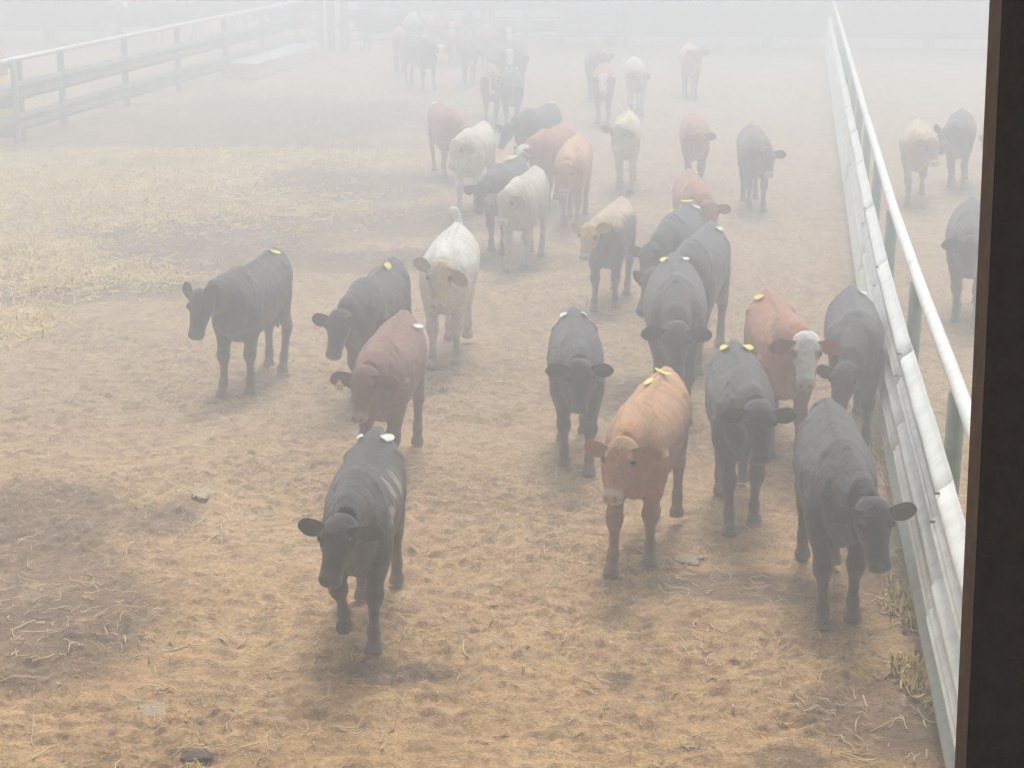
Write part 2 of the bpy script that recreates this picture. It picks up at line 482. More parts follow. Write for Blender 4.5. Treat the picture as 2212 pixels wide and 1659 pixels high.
COATS = {
 'black':   dict(base=(.010, .010, .012), leg=(.024, .021, .020), muz=(.060, .055, .058), top=(.050, .050, .054)),  # lighter top puts the sky's shine on the back into the colour
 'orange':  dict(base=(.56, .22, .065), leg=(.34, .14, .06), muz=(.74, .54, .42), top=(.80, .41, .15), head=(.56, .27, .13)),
 'red':     dict(base=(.36, .11, .045), leg=(.20, .08, .05), muz=(.42, .25, .2), top=(.50, .19, .09)),
 'brown':   dict(base=(.23, .085, .065), leg=(.12, .06, .05), muz=(.38, .24, .2), top=(.34, .13, .09), head=(.20, .09, .07)),
 'darkbrown': dict(base=(.075, .05, .045), leg=(.05, .04, .04), muz=(.55, .5, .48), top=(.17, .11, .09)),
 'white':   dict(base=(.82, .76, .64), leg=(.74, .68, .58), muz=(.76, .62, .50), top=(.90, .87, .76), head=(.74, .55, .33)),
 'cream':   dict(base=(.70, .60, .44), leg=(.78, .74, .66), muz=(.60, .45, .40), top=(.88, .80, .62), head=(.64, .48, .30), streak=1, fullstreak=1),
 'yellow':  dict(base=(.68, .58, .38), leg=(.66, .62, .54), muz=(.82, .78, .74), top=(.88, .78, .50), head=(.50, .43, .34)),
 'brindle': dict(base=(.50, .40, .29), leg=(.50, .42, .33), muz=(.75, .66, .58), top=(.78, .69, .55), head=(.50, .37, .26), streak=1),
 'jersey':  dict(base=(.060, .052, .045), leg=(.07, .05, .045), muz=(.68, .60, .54), top=(.72, .54, .29), head=(.72, .49, .22), saddle=1),
 'tan':     dict(base=(.40, .25, .13), leg=(.22, .15, .10), muz=(.70, .60, .46), top=(.80, .60, .33), head=(.34, .22, .14)),
 'hereford': dict(base=(.42, .13, .045), leg=(.20, .09, .06), muz=(.62, .45, .38), top=(.55, .21, .09), face=(.92, .90, .84)),
 'blackwhite': dict(base=(.045, .032, .030), leg=(.04, .035, .03), muz=(.5, .4, .38), top=(.10, .06, .05), face=(.92, .91, .88)),
 'blaze':   dict(base=(.20, .08, .05), leg=(.09, .05, .04), muz=(.75, .68, .6), top=(.38, .16, .09), side=(.78, .72, .66)),
 'whiteback': dict(base=(.22, .15, .13), leg=(.2, .15, .13), muz=(.8, .78, .75), top=(.75, .74, .66), head=(.24, .17, .14)),
}
_cow_id = [0]
def make_cow(coat, label, F=(0, 0), Rr=None, heading=None, s=1.0, head=(-.02, 0.0, -62, 0), neck=(0.0,), legs=(.1, -.12, -.1, .12), lift=None,
             vox=0.016, tags=(), ear=(0, 0), tailup=False, name='calf', group='cattle walking through the pen', sway=0.0, eyes=True, cat='calf', mud=None, eartag=None, hband=None, fat=1.05):
    """F ground pixel between the front hooves, Rr pixel of the tail head.
       head = (poll height offset, side offset in m (+left), pitch deg (neg = nose down), yaw deg of head (+left))"""
    cid = _cow_id[0]; _cow_id[0] += 1
    rr = random.Random(cid * 7 + 3)
    f = at(F[0], F[1])
    # ---- solve heading from the tail-head pixel
    if heading is None:
        best = None
        for k in range(-85, 86):
            a = math.atan2(-f.y, -f.x) + R(k)
            d = Vector((math.cos(a), math.sin(a), 0))
            p = f - d * (1.12 * s) + Vector((0, 0, 1.24 * s))
            q = proj(p)
            e = abs(q[0] - Rr[0]) + 0.15 * abs(q[1] - Rr[1]) + abs(k) * 0.02
            if best is None or e < best[0]: best = (e, a, q)
        hd = best[1]
    else:
        hd = R(heading)
    dvec = Vector((math.cos(hd), math.sin(hd), 0))
    org = f - dvec * (0.45 * s)
    root = empty(name, (org.x, org.y, 0), hd)
    root.scale = (s, s, s)
    tag(root, label, cat, group)
    # ---- geometry in local space, +x forward
    X, Y, Z = Vector((1, 0, 0)), Vector((0, 1, 0)), Vector((0, 0, 1))
    samp = []   # (point, radius, kind)
    mb = MB()
    bw = fat * .80 * (1 + rr.uniform(-.05, .05)); lw_ = .90
    T = [(-.745, 1.00, .07, .11, .12, 0), (-.715, .99, .15, .185, .20, .08), (-.62, .965, .225, .245, .31, .20), (-.50, .955, .268, .262, .35, .26), (-.35, .945, .288, .262, .38, .26), (-.15, .92, .305, .268, .405, .22),
         (.06, .905, .315, .268, .425, .20), (.24, .90, .300, .275, .43, .22), (.40, .905, .272, .285, .42, .30), (.53, .925, .245, .265, .40, .36), (.64, .93, .195, .21, .33, .3), (.715, .92, .12, .13, .22, .1), (.755, .89, .05, .06, .10, 0)]
    rings = []
    for (x, zc, hw, ru, rd, rg) in T:
        yb = sway * x * x
        rings.append(ring(Vector((x, yb, zc)), Y, Z, hw * bw, ru, rd, 20, ridge=rg, belly=-.15))
        samp.append((Vector((x, yb, zc)), (hw + rd) / 2, 0))
    loft(mb, rings)
    path_loft(mb, [Vector((x, sway * x * x, zc + ru - .004)) for (x, zc, hw, ru, rd, rg) in T[2:10]], [.034] * 8, n=8)
    # hip bones, tail head, shoulder blades
    for sy in (-1, 1):
        path_loft(mb, [Vector((-.38, .08 * sy, 1.06)), Vector((-.42, .14 * sy, 1.06)), Vector((-.45, .185 * sy, 1.03))], [.09, .08, .05], n=10)
        path_loft(mb, [Vector((-.64, .03 * sy, 1.12)), Vector((-.72, .04 * sy, 1.10))], [.085, .06], n=10)
        path_loft(mb, [Vector((.40, .07 * sy, 1.13)), Vector((.44, .115 * sy, .98)), Vector((.52, .13 * sy, .80)), Vector((.50, .125 * sy, .68))], [.070, .095, .105, .085], n=10)
    # neck and head
    hp_, hside, hpit, hyaw = head
    poll = Vector((1.03 - abs(hside) * .35, hside, 1.13 + hp_))
    yaw = R(hyaw); pit = R(hpit)
    hdv = Vector((math.cos(pit) * math.cos(yaw), math.cos(pit) * math.sin(yaw), math.sin(pit)))
    hrt = Vector((-math.sin(yaw), math.cos(yaw), 0))          # animal's left
    hup = Vector((-math.sin(pit) * math.cos(yaw), -math.sin(pit) * math.sin(yaw), math.cos(pit)))
    a0 = Vector((.36, 0, .99)); a1 = Vector((.60, hside * .18, 1.00 + hp_ * .30)); a2 = Vector((.84, hside * .62, 1.06 + hp_ * .75)); a3 = poll - hup * .075 - X * .035
    a0.z += 0
    path_loft(mb, [a0, a1, a2, a3], [(.17, .25), (.140, .225), (.108, .165), (.080, .095)], n=18)
    for p, r_ in ((a0, .2), (a1, .2), (a2, .15)): samp.append((p, r_, 3))
    # dewlap / brisket
    path_loft(mb, [Vector((.58, 0, .74)), Vector((.70, hside * .2, .74 + hp_ * .1)), Vector((.82, hside * .5, .84 + hp_ * .5))], [(.07, .14), (.05, .12), (.035, .08)], n=10)
    HL = .405
    H = [(-.12, .055, .055, .05, 0), (-.04, .095, .090, .09, .1), (.10, .120, .102, .120, .12), (.24, .127, .096, .135, .12), (.38, .112, .086, .142, .18), (.52, .090, .074, .128, .22), (.68, .075, .062, .104, .22), (.82, .072, .056, .092, .1), (.93, .078, .053, .088, 0), (1.01, .070, .044, .074, 0), (1.05, .035, .022, .035, 0)]
    rings = []
    for (t, rx, ru, rd, rg) in H:
        c = poll + hdv * (t * HL) - hup * .035
        rings.append(ring(c, hrt, hup, rx, ru, rd, 18, ridge=rg))
        samp.append((c, (rx + rd) / 2, 1))
    loft(mb, rings)
    # brows and nostril swell
    for sy in (-1, 1):
        c = poll + hdv * (.30 * HL) + hrt * (.088 * sy) + hup * .018
        path_loft(mb, [c - hdv * .035, c, c + hdv * .035], [.016, .030, .016], n=8)
        c = poll + hdv * (.93 * HL) + hrt * (.035 * sy) + hup * .000
        path_loft(mb, [c - hdv * .03, c, c + hdv * .03], [.012, .026, .014], n=8)
    # legs
    lf = lift or {}
    for i, (sy, front) in enumerate(((1, True), (-1, True), (1, False), (-1, False))):
        a = legs[i]
        if front:
            pts = [(.46, .135, .86, .115, .13), (.44, .155, .70, .095, .11), (.445, .145, .575, .070, .082), (.462, .138, .47, .052, .060), (.480, .135, .405, .062, .062), (.476, .134, .365, .058, .056), (.468, .130, .30, .036, .040), (.466, .130, .20, .032, .037), (.474, .130, .135, .046, .048), (.490, .131, .085, .036, .040), (.506, .132, .05, .052, .056), (.520, .133, .0, .058, .066)]
            top = .80; x0 = .45
        else:
            pts = [(-.47, .105, .93, .105, .18), (-.43, .130, .77, .100, .165), (-.47, .145, .64, .078, .120), (-.57, .150, .53, .052, .078), (-.655, .140, .455, .048, .062), (-.668, .135, .41, .050, .058), (-.645, .132, .33, .037, .042), (-.63, .130, .22, .033, .037), (-.615, .130, .145, .044, .046), (-.594, .130, .085, .036, .040), (-.578, .131, .05, .050, .054), (-.566, .132, .0, .056, .064)]
            top = .85; x0 = -.5
        P3, RD = [], []
        lgf = 1.12
        for (x, y, z, rx, ry) in pts:
            k = max(0, (top - z) / top)
            xx = x + a * k
            zz = z
            if i in lf:
                L = lf[i]
                zk = .39 if front else .43
                if z <= zk + .05:
                    # lower leg swings back from the knee / hock, hoof off the ground
                    t = (zk + .05 - z) / (zk + .05)
                    kx = (pts[4][0] if front else pts[5][0]) + a * (top - zk) / top
                    lx = x - (pts[4][0] if front else pts[5][0]); lz = z - zk
                    an = -R(L if front else L * .6)
                    xx = kx + lx * math.cos(an) - lz * math.sin(an) * 1.0
                    zz = zk + lx * math.sin(an) + lz * math.cos(an)
                    xx = kx + (lx * math.cos(an) + lz * -math.sin(an))
                    zz += .06
                else:
                    zz += .06 * min(1, (top - z) / (top - zk)) if z < top else 0
            P3.append(Vector((xx, y * sy * lw_ * (1 - .12 * k), zz))); RD.append((rx * lgf, ry * lgf))
        rings = []
        for j, p in enumerate(P3):
            d = (P3[min(j + 1, len(P3) - 1)] - P3[max(j - 1, 0)]).normalized()
            fw = X - d * X.dot(d); fw.normalize()
            sd = d.cross(fw).normalized()
            rings.append(ring(p, sd, fw, RD[j][0], RD[j][1], RD[j][1], 14))
            samp.append((p, .05, 2))
        loft(mb, rings)
    # tail
    if tailup:
        tp = [Vector((-.66, 0, 1.14)), Vector((-.72, .0, 1.22)), Vector((-.74, -.01, 1.29)), Vector((-.72, -.04, 1.345)), Vector((-.69, -.07, 1.37))]
        tr = [.055, .045, .050, .055, .03]
    else:
        sw = rr.uniform(-.06, .06)
        tp = [Vector((-.62, 0, 1.18)), Vector((-.73, 0, 1.17)), Vector((-.785, sw * .3, 1.05)), Vector((-.79, sw * .6, .82)), Vector((-.78, sw, .62)), Vector((-.77, sw, .48)), Vector((-.76, sw, .38))]
        tr = [.045, .042, .030, .024, .022, .036, .015]
    path_loft(mb, tp, tr, n=8)
    for p in tp: samp.append((p, .03, 4))
    # ---- fuse to one surface
    me = mb.mesh('tmp')
    tmp = bpy.data.objects.new('tmp', me); col.objects.link(tmp)
    rm = tmp.modifiers.new('r', 'REMESH'); rm.mode = 'VOXEL'; rm.voxel_size = vox; rm.adaptivity = 0
    sm = tmp.modifiers.new('s', 'SMOOTH'); sm.iterations = 5 if vox < .02 else 3; sm.factor = .5
    dg = bpy.context.evaluated_depsgraph_get()
    body = bpy.data.meshes.new_from_object(tmp.evaluated_get(dg))
    bpy.data.objects.remove(tmp); bpy.data.meshes.remove(me)
    bvh_src = body
    nv = len(body.vertices)
    co = np.empty(nv * 3); body.vertices.foreach_get('co', co); co = co.reshape(-1, 3)
    nr = np.empty(nv * 3); body.vertices.foreach_get('normal', nr); nr = nr.reshape(-1, 3)
    # muscle and coat unevenness
    n1 = fbm(co[:, 0] * 7 + cid, co[:, 2] * 7 + co[:, 1] * 5, 3, 12) - .5
    n2 = fbm(co[:, 0] * 30 + co[:, 1] * 21 + cid, co[:, 2] * 30 + co[:, 1] * 17, 2, 14) - .5
    body_m = sstep(.45, .6, co[:, 2])
    co2 = co + nr * (n1 * .022 * body_m + n2 * .006)[:, None]
    body.vertices.foreach_set('co', co2.ravel())
    body.update()
    bm = bmesh.new(); bm.from_mesh(body)
    bvh = BVHTree.FromBMesh(bm)
    # ---- ears joined into the body surface
    ear_start = len(bm.verts)
    ear_tips = []
    for sy in (-1, 1):
        e_el, e_bk = ear if not isinstance(ear, dict) else ear[sy]
        basep = poll + hdv * .060 + hrt * (.090 * sy) + hup * .0
        # ear axis: out to the side, slightly back, lifted by e_el degrees
        ax = (hrt * sy * math.cos(R(e_el)) + hup * 0 + Vector((0, 0, 1)) * math.sin(R(e_el)) - Vector((math.cos(yaw), math.sin(yaw), 0)) * math.sin(R(e_bk))).normalized()
        opn = (Vector((math.cos(yaw), math.sin(yaw), 0)) * .9 + Vector((0, 0, -.35)))
        opn = (opn - ax * opn.dot(ax)).normalized()
        wd = ax.cross(opn).normalized()
        EL = .205
        prof = [(-.15, .036, .024), (0.03, .042, .024), (.18, .056, .023), (.36, .070, .020), (.54, .076, .017), (.70, .070, .014), (.84, .054, .011), (.94, .034, .009), (1.0, .010, .005)]
        prev = None
        for (t, wv, th) in prof:
            c = basep + ax * (t * EL) - Vector((0, 0, 1)) * (.03 * t * t)
            pts = []
            for k in range(12):
                an = 2 * math.pi * k / 12
                u_, v_ = math.cos(an), math.sin(an)
                cup = (u_ * u_ - .5) * .026 * min(1, max(0, t) * 3) * (1 - max(0, t) ** 4)
                pts.append(c + wd * (wv * u_) + opn * (th * v_ * (0.7) + cup))
            vs = [bm.verts.new(p) for p in pts]
            if prev:
                for k in range(12):
                    bm.faces.new((prev[k], prev[(k + 1) % 12], vs[(k + 1) % 12], vs[k]))
            else:
                bm.faces.new(vs[::-1])
            prev = vs
        bm.faces.new(prev)
        samp.append((basep + ax * .15, .05, 5))
        ear_tips.append((basep + ax * EL * .55, ax, opn, wd))
    bmesh.ops.recalc_face_normals(bm, faces=bm.faces)
    bm.to_mesh(body); bm.free()
    body.name = 'body'
    nv = len(body.vertices)
    co = np.empty(nv * 3); body.vertices.foreach_get('co', co); co = co.reshape(-1, 3)
    is_ear = np.arange(nv) >= ear_start
    # ---- which region each vertex belongs to
    best = np.full(nv, 1e9); kind = np.zeros(nv, int)
    for (p, r_, k) in samp:
        d = np.sqrt(((co - np.array(p)) ** 2).sum(1)) - r_
        m = d < best
        best[m] = d[m]; kind[m] = k
    c = COATS[coat]
    g = lambda k, dflt='base': np.array(c.get(k, c[dflt]))
    C = np.tile(g('base'), (nv, 1))
    z = co[:, 2]; x = co[:, 0]; y = co[:, 1]
    nz = fbm(x * 5 + cid * 3.1, z * 5 + y * 4, 4, 50 + cid % 9)
    nf = fbm(x * 16 + cid * 3.1, z * 13 + y * 14, 4, 60 + cid % 9)
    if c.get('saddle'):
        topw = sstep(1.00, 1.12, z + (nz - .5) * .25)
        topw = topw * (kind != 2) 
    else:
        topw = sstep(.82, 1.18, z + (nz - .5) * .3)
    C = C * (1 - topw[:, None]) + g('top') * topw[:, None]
    if c.get('streak'):
        st = sstep(.50, .62, fbm(x * 9 + nz * 3, z * 4 + y * 16, 4, 71)) if not c.get('fullstreak') else sstep(.56, .64, fbm(x * 3.2, z * 3 + y * 3, 4, 71)) * .8
        C = C * (1 - .45 * st[:, None]) + np.array((.20, .15, .11) if not c.get('fullstreak') else (.40, .26, .15)) * .45 * st[:, None]
    lw = sstep(.68, .38, z) if False else 1 - sstep(.38, .68, z)
    lw = lw * (kind == 2)
    C = C * (1 - lw[:, None]) + g('leg') * lw[:, None]
    # dried mud on the lower legs, hooves pale grey brown
    md = (1 - sstep(.10, .42, z + (nf - .5) * .3)) * .55 * (kind == 2)
    C = C * (1 - md[:, None]) + np.array((.15, .115, .085)) * md[:, None]
    hf = (1 - sstep(.05, .075, z)) * (kind == 2)
    C = C * (1 - .6 * hf[:, None]) + np.array((.20, .165, .125)) * .6 * hf[:, None]
    # head
    rel = co - np.array(poll)
    ht = rel @ np.array(hdv) / HL; hl = rel @ np.array(hrt); hu = rel @ np.array(hup)
    isH = ((kind == 1) | (kind == 5)) & (ht > -.35)
    if 'head' in c:
        hw_ = isH * 1.0 * (1 - .35 * sstep(.3, .8, nz)[:])
        C = C * (1 - hw_[:, None]) + g('head') * hw_[:, None]
    if 'face' in c:
        fw_ = isH & ~is_ear
        wv = (fw_) * sstep(-.34, -.24, ht + (nf - .5) * .1) * (1 - sstep(.105, .125, np.abs(hl) + (nf - .5) * .03)) * (1 - sstep(.05, .11, -hu - .02))
        ring_eye = np.exp(-(((ht - .33) / .10) ** 2 + ((np.abs(hl) - .085) / .022) ** 2))
        wv = np.clip(wv - 1.1 * ring_eye, 0, 1)
        C = C * (1 - wv[:, None]) + g('face') * wv[:, None]
    if 'side' in c:
        wv = (isH & ~is_ear) * sstep(.035, .05, np.abs(hl)) * (1 - sstep(.085, .1, np.abs(hl))) * sstep(.1, .2, ht)
        C = C * (1 - wv[:, None]) + g('side') * wv[:, None]
    er = (isH & ~is_ear) * np.exp(-(((ht - .33) / .07) ** 2 + ((np.abs(hl) - .105) / .018) ** 2)) * .75
    C = C * (1 - er[:, None]) + np.array((.02, .015, .012)) * er[:, None]
    mz = isH * sstep(.79, .87, ht + (nf - .5) * .06)
    C = C * (1 - mz[:, None]) + g('muz') * mz[:, None]
    nos = isH * np.exp(-(((ht - .985) / .035) ** 2 + ((np.abs(hl) - .034) / .013) ** 2)) * (hu > -.06)
    C = C * (1 - .85 * nos[:, None]) + np.array((.02, .015, .015)) * .85 * nos[:, None]
    mouth = isH * np.exp(-((hu + .085) / .008) ** 2) * sstep(.75, .85, ht)
    C = C * (1 - .7 * mouth[:, None]) + np.array((.03, .02, .02)) * .7 * mouth[:, None]
    C[is_ear] *= .88
    # general clumping of the coat
    C = C * (0.80 + 0.40 * nf)[:, None]
    if mud is not None:
        for (mx, my, mz_, mr) in mud:
            d = np.sqrt((x - mx) ** 2 + (y - my) ** 2 + (z - mz_) ** 2)
            mw = (1 - sstep(.45, 1.0, d / mr + (nf - .5) * 1.6)) * sstep(.40, .56, fbm(x * 30, z * 30 + y * 40, 3, 7)) * .85
            C = C * (1 - mw[:, None]) + np.array((.58, .50, .36)) * mw[:, None]
    rgba = np.concatenate([np.clip(C, 0, 1), np.ones((nv, 1))], 1)
    at_ = body.attributes.new('Coat', 'FLOAT_COLOR', 'POINT')
    at_.data.foreach_set('color', rgba.ravel().astype(np.float32))
    body.materials.clear()
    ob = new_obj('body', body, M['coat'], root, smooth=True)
    # ---- eyes
    if eyes:
        for sy in (-1, 1):
            bm = bmesh.new(); bmesh.ops.create_icosphere(bm, subdivisions=2, radius=.024)
            me = bpy.data.meshes.new('eye'); bm.to_mesh(me); bm.free()
            oe = new_obj('eye', me, M['eye'], root, smooth=True)
            oe.location = poll + hdv * (.33 * HL) + hrt * (.101 * sy) + hup * .012
    # ---- paper back tags glued beside the tail head: (x, y, material, length, twist deg)
    for tg in tags:
        tx, ty, tm, tl, tw = tg
        hit = bvh.ray_cast(Vector((tx, ty, 2)), Vector((0, 0, -1)))
        if hit[0] is None: continue
        p, nrm = hit[0], hit[1]
        q = nrm.to_track_quat('Z', 'X').to_matrix() @ Matrix.Rotation(R(tw), 3, 'Z')
        bm = bmesh.new()
        vs = []
        tl = tl * 1.25; rw = tl * .36
        for k in range(20):
            a = 2 * math.pi * k / 20
            ux, uy = math.cos(a), math.sin(a)
            ux = math.copysign(abs(ux) ** .7, ux); uy = math.copysign(abs(uy) ** .7, uy)
            zc = .012 + .012 * ux * ux + rr.uniform(-.002, .004)
            vs.append(bm.verts.new(p + q @ Vector((ux * tl / 2 * (1 if ux < 0 else .85), uy * rw / 2, zc))))
        fc = bm.faces.new(vs)
        ret = bmesh.ops.extrude_face_region(bm, geom=[fc])
        for v in [e for e in ret['geom'] if isinstance(e, bmesh.types.BMVert)]: v.co -= q @ Vector((0, 0, .004))
        bmesh.ops.recalc_face_normals(bm, faces=bm.faces)
        me = bpy.data.meshes.new('back_tag'); bm.to_mesh(me); bm.free()
        new_obj('back_tag', me, M[tm], root)
    if eartag:
        side, tm, txt = eartag
        p, ax, opn, wd = ear_tips[0 if side < 0 else 1]
        mbt = MB()
        dn = Vector((0, 0, -1))
        sd = dn.cross(opn).normalized(); op2 = sd.cross(dn).normalized()
        if op2.dot(opn) < 0: op2 = -op2
        outl = [(-.012, 0), (.012, 0), (.016, .022), (.034, .032), (.036, .085), (-.036, .085), (-.034, .032), (-.016, .022)]
        base = p + opn * .02 - Vector((0, 0, .01))
        f_ = [base + sd * a + dn * b + op2 * .0025 for a, b in outl]; b_ = [base + sd * a + dn * b - op2 * .0025 for a, b in outl]
        nn = len(outl)
        mbt.add(f_ + b_, [tuple(range(nn)), tuple(range(nn, 2 * nn))[::-1]] + [(k, (k + 1) % nn, nn + (k + 1) % nn, nn + k) for k in range(nn)])
        to = mbt.build('ear_tag', M[tm], root)
        if txt:
            cu = bpy.data.curves.new('tag_number', 'FONT'); cu.body = txt; cu.size = .05; cu.align_x = 'CENTER'; cu.extrude = .0008
            t_ob = bpy.data.objects.new('tmpt', cu); col.objects.link(t_ob)
            dg = bpy.context.evaluated_depsgraph_get()
            tme = bpy.data.meshes.new_from_object(t_ob.evaluated_get(dg))
            bpy.data.objects.remove(t_ob)
            to2 = new_obj('tag_number', tme, M['tag_ink'], to)
            rtx = (-dn).cross(op2).normalized()
            mt = Matrix((rtx, -dn, op2)).transposed().to_4x4()
            mt.translation = base + dn * .076 + op2 * .0042
            to2.matrix_local = mt
    return root

#EOF_PART1
NEAR, MID, FAR = .013, .018, .026
YT = lambda l=.13, a=0: (-.47, .085, 'tag_yellow', l, a)
def T2(ml='tag_white', mr='tag_white', l=.13, x=-.47, y=.085): return ((x, y, ml, l, 75), (x, -y, mr, l, -75))
make_cow('black', 'foremost black calf with dried mud and hay stuck on its shoulder', (776, 1400), (815, 935), s=.97,
         head=(-.05, -.02, -56, -16), legs=(.03, .16, -.28, .10), lift={1: 34}, vox=NEAR, tags=((-.47, .085, 'tag_white', .15, 75), (-.47, -.085, 'tag_white', .12, -75)),
         ear={-1: (2, 8), 1: (-8, 55)}, mud=((.20, .22, 1.02, .19), (.02, .24, 1.06, .13), (.34, .24, .90, .12)))
make_cow('orange', 'orange-brown calf with bright yellow back tags walking toward the camera, nearest of its colour', (1368, 1222), (1442, 795), s=1.0,
         head=(-.05, .03, -58, -8), legs=(-.12, .22, .08, -.22), lift={2: 25}, vox=NEAR, tags=((-.26, -.055, 'tag_yellow', .13, 70), (-.40, .01, 'tag_yellow', .11, 20)), ear=(4, 15))
make_cow('black', 'black calf nearest the right rail, head low and turned toward the rail', (1806, 1340), (1785, 862), s=1.02,
         head=(-.16, .13, -60, 14), legs=(-.05, .12, -.10, -.25), vox=NEAR, tags=(), ear={-1: (-2, 30), 1: (8, 8)}, sway=.05)
make_cow('black', 'black calf with two pale yellow back tags walking beside the white-faced red calf', (1600, 1135), (1585, 718), s=1.0,
         head=(-.03, .06, -64, 4), legs=(-.12, .18, -.15, .2), vox=NEAR, tags=T2('tag_yellow', 'tag_yellow', .15), ear=(-4, 20))
make_cow('hereford', 'red calf with a white face between two black calves near the right rail', (1692, 992), (1655, 662), s=1.04,
         head=(.03, .05, -62, -8), legs=(.1, -.1, -.1, .1), vox=NEAR, tags=((-.45, -.09, 'tag_yellow', .15, -75),), ear=(-4, 10))
make_cow('black', 'black calf by the right rail with a white back tag, head down behind its neighbour', (1842, 960), (1840, 672), s=1.0,
         head=(-.30, -.12, -58, -25), legs=(.1, -.1, -.05, .1), vox=MID, tags=((-.42, .08, 'tag_white', .13, 60),), ear={-1: (0, 20), 1: (14, 0)})
make_cow('black', 'black calf alone in the middle, two pale tags roof-like on its back', (1245, 1012), (1241, 657), s=.96,
         head=(-.04, .0, -66, 0), legs=(.18, -.14, -.15, .15), vox=NEAR, tags=T2('tag_white', 'tag_white', .15), ear=(6, 12))
make_cow('black', 'black calf facing the camera with wide level ears, right behind the orange calf', (1455, 905), (1460, 605), s=1.10,
         head=(-.20, .0, -64, 0), legs=(.1, -.1, -.1, .1), vox=MID, tags=((-.47, .075, 'tag_white', .10, 75), (-.47, -.085, 'tag_yellow', .15, -75)), ear=(0, 15))
make_cow('black', 'large black calf standing askew with its head swung to the left, behind the level-eared one', (1488, 800), (1538, 522), s=1.10,
         head=(-.12, -.24, -58, -26), legs=(.1, -.1, -.1, .12), vox=MID, tags=((-.46, .09, 'tag_white', .13, 75),), ear=(-6, 25))
make_cow('black', 'black calf with three tags over its shoulders, head hanging down to the left', (1448, 690), (1492, 452), s=1.0,
         head=(-.20, -.14, -62, -24), legs=(.1, -.1, -.1, .1), vox=MID, tags=((-.40, .10, 'tag_white', .14, 60), (-.35, .0, 'tag_yellow', .12, 90), (-.35, -.14, 'tag_yellow', .11, -60)), ear={-1: (-4, 10), 1: (-10, 40)})
make_cow('red', 'red-brown calf half hidden behind the black calf with three tags', (1500, 590), (1488, 382), s=.98,
         head=(-.12, .12, -62, 10), legs=(.1, -.1, -.1, .1), vox=MID, tags=((-.45, .06, 'tag_white', .13, 55),), ear=(-8, 12))
make_cow('jersey', 'calf with tan back and face, dark sides and cup-like raised ears', (1308, 668), (1345, 430), s=.96,
         head=(-.02, -.10, -60, -16), legs=(-.12, .16, .1, -.2), vox=MID, tags=(), ear={-1: (14, 20), 1: (34, 30)})
make_cow('brindle', 'cream calf streaked with brown walking in front of a black one', (1120, 580), (1160, 366), s=.98,
         head=(-.04, -.04, -64, -6), legs=(-.12, .2, .1, -.18), vox=MID, tags=(), ear={-1: (-12, 0), 1: (-24, 25)})
make_cow('white', 'white calf with a tan head and its tail raised', (962, 790), (988, 498), s=1.06,
         head=(-.02, .03, -66, -4), legs=(-.05, .12, .15, -.15), vox=NEAR, tags=(), ear={-1: (38, 10), 1: (-34, 10)}, tailup=True, lift={2: 20}, fat=1.14)
make_cow('black', 'black calf standing apart on the left, ears pricked up', (518, 850), (603, 540), s=1.02, heading=-103,
         head=(-.06, -.15, -72, -18), legs=(-.06, .14, .1, -.08), vox=NEAR, tags=((-.46, .05, 'tag_yellow', .14, 60),), ear=(62, 10))
make_cow('black', 'black calf with a round yellow tag on its back, left of brown-red calf', (790, 872), (850, 606), s=1.0,
         head=(-.14, -.08, -66, -14), legs=(.1, -.1, -.1, .1), vox=NEAR, tags=((-.26, .03, 'tag_yellow', .17, 90), (-.18, -.20, 'tag_white', .12, -70)), ear=(-2, 8))
make_cow('brown', 'brown-red calf with a pale numbered tag hanging from its ear', (826, 1036), (872, 705), s=.99,
         head=(-.05, -.02, -64, -10), legs=(.1, .1, -.1, .1), vox=NEAR, tags=((-.40, .16, 'tag_white', .13, 75),), ear={-1: (-6, 5), 1: (-10, 15)}, eartag=(-1, 'tag_yellow', '22'))
make_cow('red', 'dull red calf at the left edge of the back group, behind the cream one', (975, 385), (958, 222), s=1.0, heading=-76,
         head=(-.22, .15, -62, 20), legs=(.1, -.1, -.1, .1), vox=FAR, tags=T2('tag_white', 'tag_white', .15), ear=(2, 8))
make_cow('cream', 'cream calf with brown smudges on its back and face and long drooping ears', (1012, 458), (1046, 272), s=1.04,
         head=(-.02, -.04, -64, -10), legs=(-.1, .14, .1, -.16), vox=MID, tags=(), ear={-1: (-6, 8), 1: (-16, 10)}, fat=1.05)
make_cow('black', 'dark calf with two stacked lime yellow tags hidden behind the streaked cream calf', (1075, 545), (1118, 330), s=.98,
         head=(-.10, -.06, -62, -10), legs=(.1, -.1, -.1, .1), vox=MID, tags=((-.30, .0, 'tag_yellow', .16, 90), (-.14, .0, 'tag_yellow', .16, 90)), ear=(-14, 10))
make_cow('black', 'black calf with an amber ear tag, left of the red-brown white-faced one', (1140, 390), (1195, 236), s=1.0,
         head=(-.14, -.14, -60, -24), legs=(.1, -.1, -.1, .1), vox=FAR, tags=((-.5, .02, 'tag_white', .12, 90),), ear=(0, 5), eartag=(-1, 'tag_amber', None))
make_cow('hereford', 'red-brown calf with white face crowding in left of the orange one at back', (1175, 450), (1222, 270), s=1.0,
         head=(-.12, -.16, -56, -34), legs=(.1, -.1, -.1, .1), vox=MID, tags=((-.40, -.10, 'tag_yellow', .13, -80),), ear=(-4, 25))
make_cow('orange', 'orange calf of the middle group with its head hung low and a pale muzzle', (1232, 492), (1252, 296), s=1.02,
         head=(-.14, -.02, -80, -2), legs=(.1, -.14, -.1, .12), vox=MID, tags=((-.48, .12, 'tag_white', .10, 75),), ear=(-30, 40), fat=1.04)
